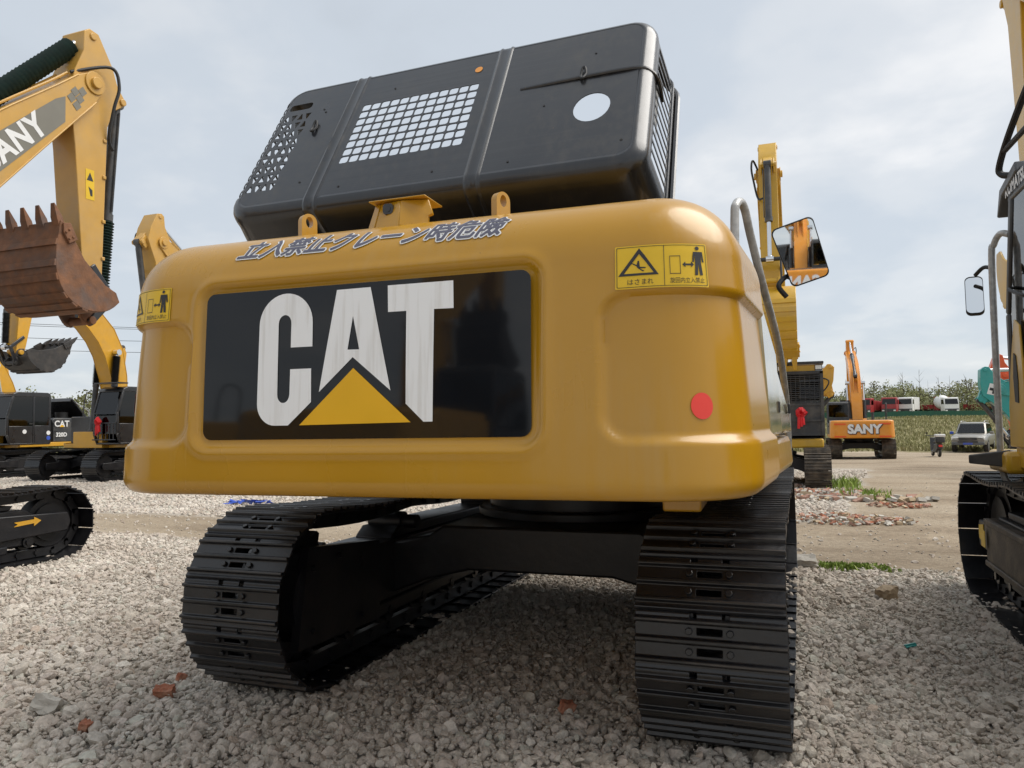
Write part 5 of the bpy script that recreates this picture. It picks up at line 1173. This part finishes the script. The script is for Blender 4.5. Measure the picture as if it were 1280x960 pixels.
X2, Y2 = jgrid(-11.5, 7.5, -5.0, 2.9, .04); k = in_view(X2, Y2, .6) & (gravel_mask(X2, Y2) > rs.uniform(.05, .95, X2.size)); X2, Y2 = X2[k], Y2[k]
X = np.concatenate([X, X2]); Y = np.concatenate([Y, Y2]); sz = np.concatenate([sz, rs.uniform(.010, .022, X2.size)]); Z = np.concatenate([Z, ground_z(X2, Y2)+rs.uniform(-.005, .022, X2.size)])
o = scatter('gravel', np.stack([X, Y, Z], 1), sz, seed=2); tag(o, 'pale grey crushed stone covering the near ground', 'gravel', kind='stuff')
X, Y = jgrid(-26, 4.5, 4.6, 22, .085)
k = in_view(X, Y, 1.5) & (gravel_mask(X, Y)*.9 > rs.uniform(.05, 1, X.size)); X, Y = X[k], Y[k]
sz = np.clip(rs.lognormal(math.log(.066), .3, X.size), .03, .13)
o = scatter('gravel', np.stack([X, Y, ground_z(X, Y)-.01+rs.uniform(0, .012, X.size)], 1), sz, seed=3); tag(o, 'pale grey crushed stone beyond the dirt road', 'gravel', kind='stuff')
# loose stones on the dirt
X = rs.uniform(-14, 9, 2600); Y = 2.5+rs.exponential(3.0, 2600); k = in_view(X, Y) & (Y < 20) & (gravel_mask(X, Y) < .3); X, Y = X[k], Y[k]
o = scatter('loose_stones', np.stack([X, Y, ground_z(X, Y)-.008], 1), np.clip(rs.lognormal(math.log(.03), .4, X.size), .012, .08), seed=5); tag(o, 'small loose stones strewn over the dirt road', 'stones', kind='stuff')

# ------------------------------------------------------------------ single odd lumps lying on the gravel
def lump(name, label, cat, x, y, dims, m_, rz=0, seed=0, group=None, tilt=.4):
    r2 = random.Random(seed); bm = bmesh.new(); bmesh.ops.create_cube(bm, size=1); bmesh.ops.subdivide_edges(bm, edges=bm.edges, cuts=3, use_grid_fill=True)
    for v in bm.verts:
        v.co += Vector((r2.uniform(-.08, .08), r2.uniform(-.08, .08), r2.uniform(-.1, .1)))
        c = v.co; v.co = Vector((c.x*(1-.10*abs(c.y)-.1*abs(c.z)), c.y*(1-.12*abs(c.x)), c.z))
        v.co = Vector((v.co.x*dims[0], v.co.y*dims[1], v.co.z*dims[2]))
    me = bpy.data.meshes.new(name); bm.to_mesh(me); bm.free(); me.materials.append(M[m_]); o = obj(name, me, None, (x, y, gz(x, y)+.018+dims[2]*.2), 0, .004)
    o.rotation_euler = (r2.uniform(-tilt, tilt), r2.uniform(-tilt, tilt), rz); tag(o, label, cat, group); return o
lump('broken_brick', 'orange red half brick lying flat on gravel beside the left track', 'brick', -1.60, -2.27, (.10, .055, .05), 'brick', .5, 1)
lump('brick_chip', 'small orange brick chip just behind the half brick near the left track', 'brick chip', -1.69, -2.06, (.05, .035, .04), 'brick', 1.2, 2)
lump('brick_chip', 'red brick chip alone in the open gravel left of the half brick', 'brick chip', -1.58, -2.75, (.05, .045, .05), 'brick', .2, 3)
lump('brick_chip', 'orange brick chip on the gravel between the two tracks', 'brick chip', .42, -1.86, (.07, .055, .06), 'brick', .7, 4)
lump('rock', 'dark brown flat rock on the gravel between the track and the weeds', 'rock', 2.06, 1.12, (.16, .10, .10), 'wood', .9, 5)
lump('rock', 'large pale rock in the open gravel left of the brick pieces', 'rock', -1.98, -2.62, (.13, .10, .08), 'concrete', .4, 6)
lump('plastic_scrap', 'turquoise plastic scrap lying on the gravel right of the black track', 'scrap', 2.05, -.25, (.07, .04, .02), 'teal', .4, 7)
lump('rock', 'flat grey concrete lump beside the weeds at the gravel edge', 'rock', 1.48, 2.28, (.22, .14, .12), 'concrete', .1, 8)

# ------------------------------------------------------------------ rubble, weeds, grass, woodland
def heap(name, label, cat, cx, cy, rx, ry, n, cols, smin, smax, hgt, seed):
    r2 = random.Random(seed); mb = MB()
    for i in range(n):
        a = r2.uniform(0, 6.283); q = math.sqrt(r2.random()); x, y = cx+rx*q*math.cos(a), cy+ry*q*math.sin(a)
        z = gz(x, y)+hgt*max(0, 1-q)*r2.uniform(.5, 1); d = r2.uniform(smin, smax); mb.cur = r2.randrange(len(cols))
        rot = Matrix.Rotation(r2.uniform(0, 6.28), 3, 'Z') @ Matrix.Rotation(r2.uniform(-.6, .6), 3, 'X') @ Matrix.Rotation(r2.uniform(-.4, .4), 3, 'Y')
        mb.box((x, y, z+d*.12), (d, d*r2.uniform(.4, .9), d*r2.uniform(.2, .5)), rot)
    o = mb.build(name, cols); tag(o, label, cat, kind='stuff'); return o
heap('brick_rubble', 'red brick rubble scattered on gravel beside the dirt track', 'rubble', 1.9, 7.0, 1.1, .7, 420, ['brickdust', 'brick', 'wood', 'concrete', 'concrete'], .025, .09, .03, 1)
heap('brick_rubble', 'brick rubble at the foot of the bow decked excavator', 'rubble', 1.9, 11.2, 1.1, 1.2, 420, ['brickdust', 'brick', 'wood', 'concrete', 'concrete'], .03, .12, .07, 2)
heap('brick_rubble', 'pile of red brick pieces under the bow decked excavator', 'rubble', .6, 13.2, .8, .5, 300, ['brickdust', 'brick', 'wood', 'concrete'], .06, .18, .3, 3)
heap('brick_rubble', 'faint red brick scraps on the gravel behind the left track', 'rubble', -5.9, 6.7, .6, .4, 120, ['brickdust', 'concrete', 'wood'], .03, .09, .03, 4)
heap('brick_rubble', 'brick scraps at the end of the far gravel near the dirt bend', 'rubble', 3.0, 9.2, .5, .4, 90, ['brickdust', 'brick', 'wood'], .03, .09, .03, 5)
heap('timber_scraps', 'pale broken timber and plaster scraps beside the dirt track', 'rubble', 2.45, 10.2, 1.3, .4, 90, ['wood', 'concrete', 'brickdust'], .05, .22, .02, 6)
heap('building_rubble', 'grey and white rubble on the verge by the silver car', 'rubble', 10.6, 30.0, 1.8, 4.0, 520, ['concrete', 'wood', 'concrete', 'charcoal'], .06, .28, .1, 7)
mb = MB(); r2 = random.Random(5)
for i in range(26):
    x, y = -8.6+r2.uniform(-.45, .45), 6.95+r2.uniform(-.2, .2); z = gz(x, y)
    p = [Vector((x+r2.uniform(-.16, .16), y+r2.uniform(-.12, .12), z+r2.uniform(.01, .10))) for _ in range(4)]; mb.add(p, [(0, 1, 2, 3)])
o = mb.build('torn_sheet', 'blue', recalc=False); tag(o, 'crumpled torn blue plastic sheet on the gravel beyond the road', 'plastic sheet')
def leafmat(name, stops, rough=.75):
    m, t, b = new_mat(name); at = t.nodes.new('ShaderNodeAttribute'); at.attribute_name = 'tone'; r = t.nodes.new('ShaderNodeValToRGB'); els = r.color_ramp.elements
    els[0].color = (*stops[0], 1); els[1].color = (*stops[-1], 1)
    for i, c in enumerate(stops[1:-1]): q = els.new((i+1)/(len(stops)-1)); q.color = (*c, 1)
    t.links.new(at.outputs['Fac'], r.inputs[0]); t.links.new(r.outputs[0], b.inputs['Base Color']); b.inputs['Roughness'].default_value = rough; b.inputs['Specular IOR Level'].default_value = .2
    return m
def tri_mesh(name, V, Fc, tone, m_):
    me = bpy.data.meshes.new(name); me.from_pydata(V, [], Fc); a = me.attributes.new('tone', 'FLOAT', 'FACE'); a.data.foreach_set('value', np.array(tone, np.float32)); me.materials.append(m_); o = bpy.data.objects.new(name, me); col.objects.link(o); return o
GR = leafmat('weed_leaves', [(.13, .19, .04), (.22, .31, .06), (.34, .40, .11)]); DRY = leafmat('dry_grass', [(.17, .15, .075), (.24, .235, .10), (.33, .30, .15), (.40, .36, .22)])
def tufts(name, label, cat, spots, m_, seed, blades, hmin, hmax, wid, spread, kind=None):
    r2 = random.Random(seed); V = []; Fc = []; T_ = []
    for (x, y) in spots:
        t0 = r2.random()
        for k in range(blades):
            bx, by = x+r2.gauss(0, spread), y+r2.gauss(0, spread); z = gz(bx, by); h = r2.uniform(hmin, hmax); a = r2.uniform(0, 6.28); w = wid*r2.uniform(.6, 1.4); l = r2.uniform(.1, .7)*h; ca, sa = math.cos(a), math.sin(a); b0 = r2.uniform(0, 6.28)
            o_ = len(V); dx, dy = w*math.cos(b0), w*math.sin(b0)
            V += [(bx-dx, by-dy, z), (bx+dx, by+dy, z), (bx+dx+ca*l*.45, by+dy+sa*l*.45, z+h*.65), (bx-dx+ca*l*.45, by-dy+sa*l*.45, z+h*.65), (bx+ca*l, by+sa*l, z+h)]
            Fc += [(o_, o_+1, o_+2, o_+3), (o_+3, o_+2, o_+4)]; q = min(1, max(0, t0*.5+r2.random()*.5)); T_ += [q, q]
    o = tri_mesh(name, V, Fc, T_, m_); tag(o, label, cat, kind=kind); return o
r2 = random.Random(21)
tufts('weeds', 'low bright green weeds at the gravel edge by the dirt road', 'weeds', [(1.83+r2.gauss(0, .17), 2.36+r2.gauss(0, .07)) for _ in range(60)], GR, 1, 12, .015, .06, .010, .035, 'stuff')
tufts('weeds', 'green weeds growing beside the far dusty track', 'weeds', [(2.35+r2.gauss(0, .2), 13.6+r2.gauss(0, 1.2)) for _ in range(40)], GR, 2, 9, .06, .26, .012, .08, 'stuff')
tufts('weeds', 'small green weed patch in the brick rubble', 'weeds', [(2.75+r2.gauss(0, .12), 10.6+r2.gauss(0, .3)) for _ in range(25)], GR, 3, 12, .05, .16, .01, .05, 'stuff')
tufts('weeds', 'green verge weeds beside the grey rubble', 'weeds', [(9.8+r2.uniform(-.5, 5), r2.uniform(20, 33)) for _ in range(320)], GR, 4, 14, .08, .3, .015, .15, 'stuff')
sp = []
while len(sp) < 6000:
    y = 47+r2.random()**1.2*62; x = r2.uniform(-12, 22+.3*(y-47)+6); sp.append((x, y))
tufts('dry_grass', 'pale dry grass and scrub on the bank below the green fence', 'grass', sp, DRY, 5, 8, .1, .36, .035, .4, 'stuff')
# scrub bushes on the bank
def leaf_cloud(centres, seed, per, size, V, Fc, T_, squash=.8, tone0=None):
    r2 = random.Random(seed)
    for (x, y, z, r_) in centres:
        t0 = r2.random() if tone0 is None else tone0+r2.uniform(-.15, .15)
        for k in range(int(per*r_*r_)):
            u = Vector((r2.gauss(0, 1), r2.gauss(0, 1), r2.gauss(0, 1))).normalized()*r_*(r2.random()**.4); c = Vector((x+u.x, y+u.y, z+u.z*squash))
            a = Vector((r2.gauss(0, 1), r2.gauss(0, 1), r2.gauss(0, 1))).normalized(); b_ = a.orthogonal().normalized(); s_ = size*r2.uniform(.5, 1.4); o_ = len(V)
            V += [tuple(c+a*s_), tuple(c+b_*s_*.6), tuple(c-a*s_), tuple(c-b_*s_*.6)]; Fc.append((o_, o_+1, o_+2, o_+3)); T_.append(min(1, max(0, t0*.65+r2.random()*.35)))
WOOD = leafmat('woodland_leaves', [(.10, .085, .055), (.13, .13, .06), (.16, .175, .065), (.20, .21, .085), (.22, .19, .11)])
V, Fc, T_ = [], [], []
cen = []
for i in range(520):
    x = r2.uniform(-40, 95); y = 152+r2.uniform(0, 36); h = (r2.uniform(3.0, 6.2)+4.2*float(vnoise(x, 0, .10, 3)))*(.8+.008*(y-152)); z0 = gz(x, y)
    for k in range(5): q = r2.uniform(.1, 1); cen.append((x+r2.gauss(0, 1.7), y+r2.gauss(0, 1.4), z0+h*q*.9, r2.uniform(1.2, 2.5)*(1.1-.45*q)))
leaf_cloud(cen, 3, 20, .23, V, Fc, T_)
for i in range(150):      # bare twigs standing out of the crowns
    x = r2.uniform(-40, 95); y = r2.uniform(152, 186); z0 = gz(x, y); h = r2.uniform(6.0, 10.0)
    for k in range(7):
        a = r2.uniform(0, 6.28); l = r2.uniform(.5, 1.6); zb_ = z0+h*r2.uniform(.45, .8); o_ = len(V)
        V += [(x-.03, y, zb_), (x+.03, y, zb_), (x+math.cos(a)*l, y+math.sin(a)*l, zb_+h*r2.uniform(.06, .16))]; Fc.append((o_, o_+1, o_+2)); T_.append(.0)
    o_ = len(V); V += [(x-.08, y, z0), (x+.08, y, z0), (x+.01, y, z0+h*.85), (x-.01, y, z0+h*.85)]; Fc.append((o_, o_+1, o_+2, o_+3)); T_.append(0)
o = tri_mesh('woodland', V, Fc, T_, WOOD); tag(o, 'olive green wood of spring trees along the far horizon', 'woodland', kind='stuff')
V, Fc, T_ = [], [], []; cen = []
for i in range(200):
    x = r2.uniform(-100, -55); y = r2.uniform(42, 80); h = r2.uniform(3.0, 7.0); z0 = gz(x, y)
    for k in range(5): q = r2.uniform(.1, 1); cen.append((x+r2.gauss(0, 1.2), y+r2.gauss(0, 1.0), z0+h*q*.9, r2.uniform(.8, 1.7)*(1.1-.45*q)))
leaf_cloud(cen, 4, 52, .13, V, Fc, T_)
o = tri_mesh('woodland', V, Fc, T_, WOOD); tag(o, 'grey green wood behind the left row of excavators', 'woodland', kind='stuff')
# ridge that closes the horizon
mb = MB(); rows = []
for i in range(121):
    x = -700+1400*i/120; h = 5.5+3*float(vnoise(x, 3, .012, 2))+1.2*float(vnoise(x, 1, .05, 3)); rows.append([(x, 300+.0*x, -2), (x, 310, h*.7), (x, 330, h), (x, 420, h*.6), (x, 500, -2)])
mb.grid(rows); hm = mat('far_hill_scrub', (.075, .085, .045), .9, var=.4, vscale=.15, bump=.5); o = mb.build('hills', hm, recalc=False); o['kind'] = 'structure'

# ------------------------------------------------------------------ far fence, trucks, car, scooter, wires
def fence_run():
    root = empty('fence', (0, 0, 0)); tag(root, 'long low green cloth fence along the foot of the far road', 'fence')
    xs = [-12+2.5*i for i in range(25)]
    for i, x in enumerate(xs):
        y = 104+.30*x; z = gz(x, y)
        mb = MB(); mb.cyl((x, y, z-.2), (x, y, z+1.05), .04, n=8); mb.build('post', 'fencegreen', root)
        if i+1 < len(xs):
            x1 = xs[i+1]; y1 = 104+.30*x1; z1 = gz(x1, y1); r3 = random.Random(i); mb = MB(); n = 6
            rows = [[(x+(x1-x)*k/n, y+(y1-y)*k/n-.05+r3.uniform(-.03, .03), z+(z1-z)*k/n+h+(r3.uniform(-.04, .04) if h else 0)) for h in (0, .5, .95)] for k in range(n+1)]
            mb.grid(rows); mb.build('cloth_panel', 'fencegreen', root, recalc=False)
fence_run()
def wheel(root, x, y, z, r, w, n=18):
    mb = MB(); mb.cyl((x-w/2, y, z), (x+w/2, y, z), r, n=n); t_ = mb.build('wheel', 'tyre', root, bevel=.02)
    mb = MB(); mb.cyl((x-w/2-.01, y, z), (x+w/2+.01, y, z), r*.55, n=n); mb.build('rim', 'steel', t_)
def truck(label, x, y, head, kind, cabm, bodym, L_=7.5):
    z = gz(x, y); root = empty('truck', (x, y, z), head); tag(root, label, 'truck', 'trucks parked along the far road')
    # local +Y ahead
    mb = MB(); mb.prism([(L_/2-1.9, .7), (L_/2-1.9, 3.0), (L_/2-1.7, 3.15), (L_/2-.35, 3.1), (L_/2-.05, 1.9), (L_/2, .6)], -1.2, 1.2); cb = mb.build('cab', cabm, root, bevel=.08)
    quadpane('windshield', [(-1.05, L_/2-.02, 1.95), (1.05, L_/2-.02, 1.95), (1.0, L_/2-.28, 2.85), (-1.0, L_/2-.28, 2.85)], 'darkglass', cb)
    for s_ in (-1, 1): quadpane('side_window', [(s_*1.205, L_/2-1.5, 1.95), (s_*1.205, L_/2-.2, 1.95), (s_*1.205, L_/2-.4, 2.75), (s_*1.205, L_/2-1.5, 2.75)], 'darkglass', cb)
    mb = MB(); mb.bb(-1.1, 1.1, L_/2-.02, L_/2+.05, .55, 1.15); gr = mb.build('grille', 'charcoal', cb)
    for s_ in (-1, 1): mb = MB(); mb.box((s_*.9, L_/2+.06, .85), (.36, .05, .22)); mb.build('headlight', 'lamp', cb)
    mb = MB(); mb.bb(-.45, .45, -L_/2, L_/2-.4, .65, .95); mb.build('chassis', 'charcoal', root)
    for yy in (L_/2-.95, -L_/2+2.0, -L_/2+.8):
        for s_ in (-1, 1): wheel(root, s_*1.02, yy, .5, .5, .32, 14)
    if kind == 'dump': mb = MB(); mb.prism([(-L_/2, 1.0), (L_/2-2.1, 1.0), (L_/2-2.1, 2.75), (-L_/2-.2, 2.6)], -1.22, 1.22); mb.build('tipper_body', bodym, root, bevel=.05)
    elif kind == 'box': mb = MB(); mb.bb(-1.22, 1.22, -L_/2, L_/2-2.05, 1.0, 3.2); mb.build('cargo_box', bodym, root, bevel=.04)
    elif kind == 'flat': mb = MB(); mb.bb(-1.22, 1.22, -L_/2, L_/2-2.0, .95, 1.75); mb.build('cargo_bed', bodym, root, bevel=.03)
    elif kind == 'mixer':
        mb = MB(); pr = [(-L_/2+.1, 2.6, .55), (-L_/2+.9, 2.55, 1.0), (-L_/2+2.2, 2.4, 1.28), (-L_/2+3.6, 2.1, 1.15), (L_/2-2.3, 1.85, .5)]
        mb.tube([Vector((0, a, b_)) for a, b_, c in pr], [c for a, b_, c in pr], 20); mb.build('mixer_drum', bodym, root)
        mb = MB(); mb.prism([(-L_/2-.1, 2.6), (-L_/2+.5, 3.5), (-L_/2+.7, 3.4), (-L_/2+.3, 2.4)], -.4, .4); mb.build('chute', 'charcoal', root)
    return root
HD = math.pi+R(-22)
def px_at(xp, dist):   # ground point at a bearing given as an offset from the optical axis
    t_ = (xp-640)/961; d = dist; return CAM.x+d*(_fh[0]+t_*_rh[0]), CAM.y+d*(_fh[1]+t_*_rh[1])
for lab, xp, dd, kd, c1, c2, dh in (('red tipper truck half hidden behind the orange excavator', 1087, 136, 'dump', 'truckred', 'truckred', 0), ('red truck with a tall red tipper, second along the green fence', 1114, 136, 'dump', 'truckred', 'truckred', .15),
        ('white cabbed truck between the red tipper and the mixer', 1135, 137, 'box', 'truckwhite', 'truckwhite', .1), ('long red flatbed truck beside the white mixer', 1161, 142, 'flat', 'truckred', 'truckred', 1.2),
        ('white concrete mixer truck with its big drum', 1180, 137, 'mixer', 'truckwhite', 'truckwhite', .55), ('low red trailer truck under the white and blue boxes', 1232, 142, 'flat', 'truckred', 'truckred', 1.3)):
    x, y = px_at(xp, dd); truck(lab, x, y, HD+dh, kd, c1, c2, 7.0)
for lab, xp, dd, c1 in (('white site cabin above the red trailer truck', 1226, 146, 'truckwhite'), ('blue site cabin beside the white one on the far road', 1243, 146, 'blue')):
    x, y = px_at(xp, dd); z = gz(x, y); mb = MB(); mb.bb(-.6, .6, -.6, .6, 0, .5); root = empty('site_cabin', (x, y, z), -YAW); tag(root, lab, 'cabin')
    mb = MB(); mb.bb(-1.05, 1.05, -.9, .9, 0, 3.3); mb.bb(-1.1, 1.1, -.95, .95, 3.3, 3.42); mb.build('wall', c1, root, bevel=.03)
    mb = MB(); mb.bb(-.6, .6, -.92, -.89, 2.2, 2.9); mb.build('window', 'darkglass', root)
# silver pickup style car, three quarter front view
def car():
    x, y = px_at(1214, 46); z = gz(x, y); hd = R(163); root = empty('car', (x, y, z), hd); tag(root, 'dusty silver off road car with a roof rack, parked beside the scrub', 'car')
    mb = MB(); W = .92
    # lofted body sections along y: (y, half width, z low, z shoulder, z top)
    body = [(-2.45, .80, .55, .95, 1.02), (-2.3, .90, .42, 1.0, 1.08), (-1.2, .93, .40, 1.02, 1.08), (.3, .93, .40, 1.02, 1.06), (.9, .92, .40, 1.0, 1.06), (1.6, .91, .42, .96, 1.02), (2.15, .88, .45, .90, .95), (2.38, .80, .50, .80, .84)]
    rows = []
    for (yy, hw, zl, zs, zt) in body: rows.append([(-hw*.96, yy, zl), (-hw, yy, zl+.15), (-hw, yy, zs-.08), (-hw*.95, yy, zs), (-hw*.8, yy, zt), (0, yy, zt+.02), (hw*.8, yy, zt), (hw*.95, yy, zs), (hw, yy, zs-.08), (hw, yy, zl+.15), (hw*.96, yy, zl)])
    mb.grid(rows); mb.add(rows[0], [tuple(range(11))]); mb.add(rows[-1], [tuple(range(11))[::-1]])
    bd = mb.build('body', 'silver', root, bevel=.02)
    mb = MB(); g = [(-2.1, .78, 1.05), (-1.95, .70, 1.66), (-.2, .70, 1.72), (.25, .70, 1.68), (1.0, .80, 1.05)]
    rows = [[(-hw, yy, 1.03), (-hw, yy, zz) if zz < 1.2 else (-hw*.98, yy, zz-.06), (-hw*.85, yy, zz), (hw*.85, yy, zz), (hw*.98, yy, zz-.06) if zz > 1.2 else (hw, yy, zz), (hw, yy, 1.03)] for yy, hw, zz in g]
    mb.grid(rows); mb.build('cabin', 'silver', root, bevel=.02)
    quadpane('windshield', [(-.70, .985, 1.10), (.70, .985, 1.10), (.60, .31, 1.64), (-.60, .31, 1.64)], 'glass', root)
    for s_ in (-1, 1):
        quadpane('side_window', [(s_*.80, -1.9, 1.10), (s_*.80, .75, 1.10), (s_*.71, .2, 1.62), (s_*.71, -1.8, 1.60)], 'darkglass', root)
        mb = MB(); mb.box((s_*.66, 2.30, .80), (.36, .16, .17)); mb.build('headlight', 'lamp', root, bevel=.03)
        mb = MB(); mb.box((s_*1.02, .75, 1.10), (.20, .10, .16)); mb.build('wing_mirror', 'blue' if s_ > 0 else 'silver', root, bevel=.03)
        mb = MB(); mb.tube([(s_*.6, -1.9, 1.70), (s_*.6, -1.8, 1.76), (s_*.6, .0, 1.79), (s_*.6, .1, 1.72)], .02, 6); mb.build('roof_rail', 'steel', root)
        for yy in (-1.45, 1.45): wheel(root, s_*.80, yy, .37, .37, .24)
    mb = MB(); mb.bb(-.45, .45, 2.33, 2.42, .70, .86); mb.build('grille', 'charcoal', root, bevel=.01)
    mb = MB(); mb.bb(-.82, .82, 2.28, 2.46, .42, .60); mb.build('bumper', 'grey', root, bevel=.03)
    mb = MB(); mb.bb(-.5, .5, 2.44, 2.47, .56, .66); mb.build('lower_grille', 'charcoal', root)
    mb = MB(); mb.bb(-.24, .24, 2.465, 2.485, .45, .56); mb.build('number_plate', 'plate', root)
car()
def scooter():
    x, y = px_at(1167, 38.6); z = gz(x, y); root = empty('scooter', (x, y, z), R(6)); tag(root, 'small motor scooter with a white top box, seen from behind', 'scooter')
    wheel(root, 0, -.55, .22, .22, .1, 16); wheel(root, 0, .62, .22, .22, .09, 16)
    mb = MB(); mb.prism([(-.75, .42), (-.7, .66), (-.1, .62), (.1, .30), (.42, .30), (.55, .95), (.62, .95), (.55, .22), (-.3, .2)], -.13, .13); mb.build('body', 'charcoal', root, bevel=.04)
    mb = MB(); mb.prism([(-.6, .66), (-.55, .78), (.0, .76), (.05, .66)], -.15, .15); mb.build('seat', 'seat', root, bevel=.04)
    mb = MB(); mb.bb(-.21, .21, -.86, -.55, .70, .98); mb.build('top_box', 'charcoal', root, bevel=.05)
    mb = MB(); mb.bb(-.22, .22, -.87, -.54, .985, 1.12); mb.build('box_lid', 'truckwhite', root, bevel=.03)
    mb = MB(); mb.tube([(-.33, .45, 1.05), (-.1, .52, 1.02), (.1, .52, 1.02), (.33, .45, 1.05)], .02, 6); mb.build('handlebar', 'rubber', root)
    mb = MB(); mb.box((0, -.80, .55), (.16, .03, .10)); mb.build('tail_light', 'red', root)
    for s_ in (-1, 1): mb = MB(); mb.box((s_*.30, .44, 1.16), (.10, .02, .07)); mb.build('mirror', 'rubber', root)
scooter()
def pole(label, x, y, h):
    z = gz(x, y); root = empty('utility_pole', (x, y, z)); tag(root, label, 'utility pole')
    mb = MB(); mb.cyl((0, 0, -.3), (0, 0, h), .16, .10, 12); mb.build('shaft', 'concrete', root)
    mb = MB(); mb.bb(-.9, .9, -.05, .05, h-.5, h-.4); mb.build('crossarm', 'charcoal', root, bevel=.01)
    return Vector((x, y, z+h-.38))
pa = pole('concrete utility pole far to the left of the yard', -74, 18, 11.3); pb = pole('concrete utility pole behind the raised black hood', -22, 62, 11.0)
for q, (dz_, dx_) in enumerate(((0, -.8), (0, .8), (-1.0, 0), (-1.9, .1))):
    a = pa+Vector((dx_, 0, dz_)); b_ = pb+Vector((dx_, 0, dz_)); mb = MB()
    mb.tube([a+(b_-a)*(i/16)-Vector((0, 0, 1.1*4*(i/16)*(1-i/16))) for i in range(17)], .018, 5)
    o = mb.build('power_line', 'rubber'); tag(o, ['top power line on the near end of the crossarms', 'top power line on the far end of the crossarms', 'middle power line strung below the crossarms', 'lowest power line strung between the concrete poles'][q], 'power line', 'power lines on the left')
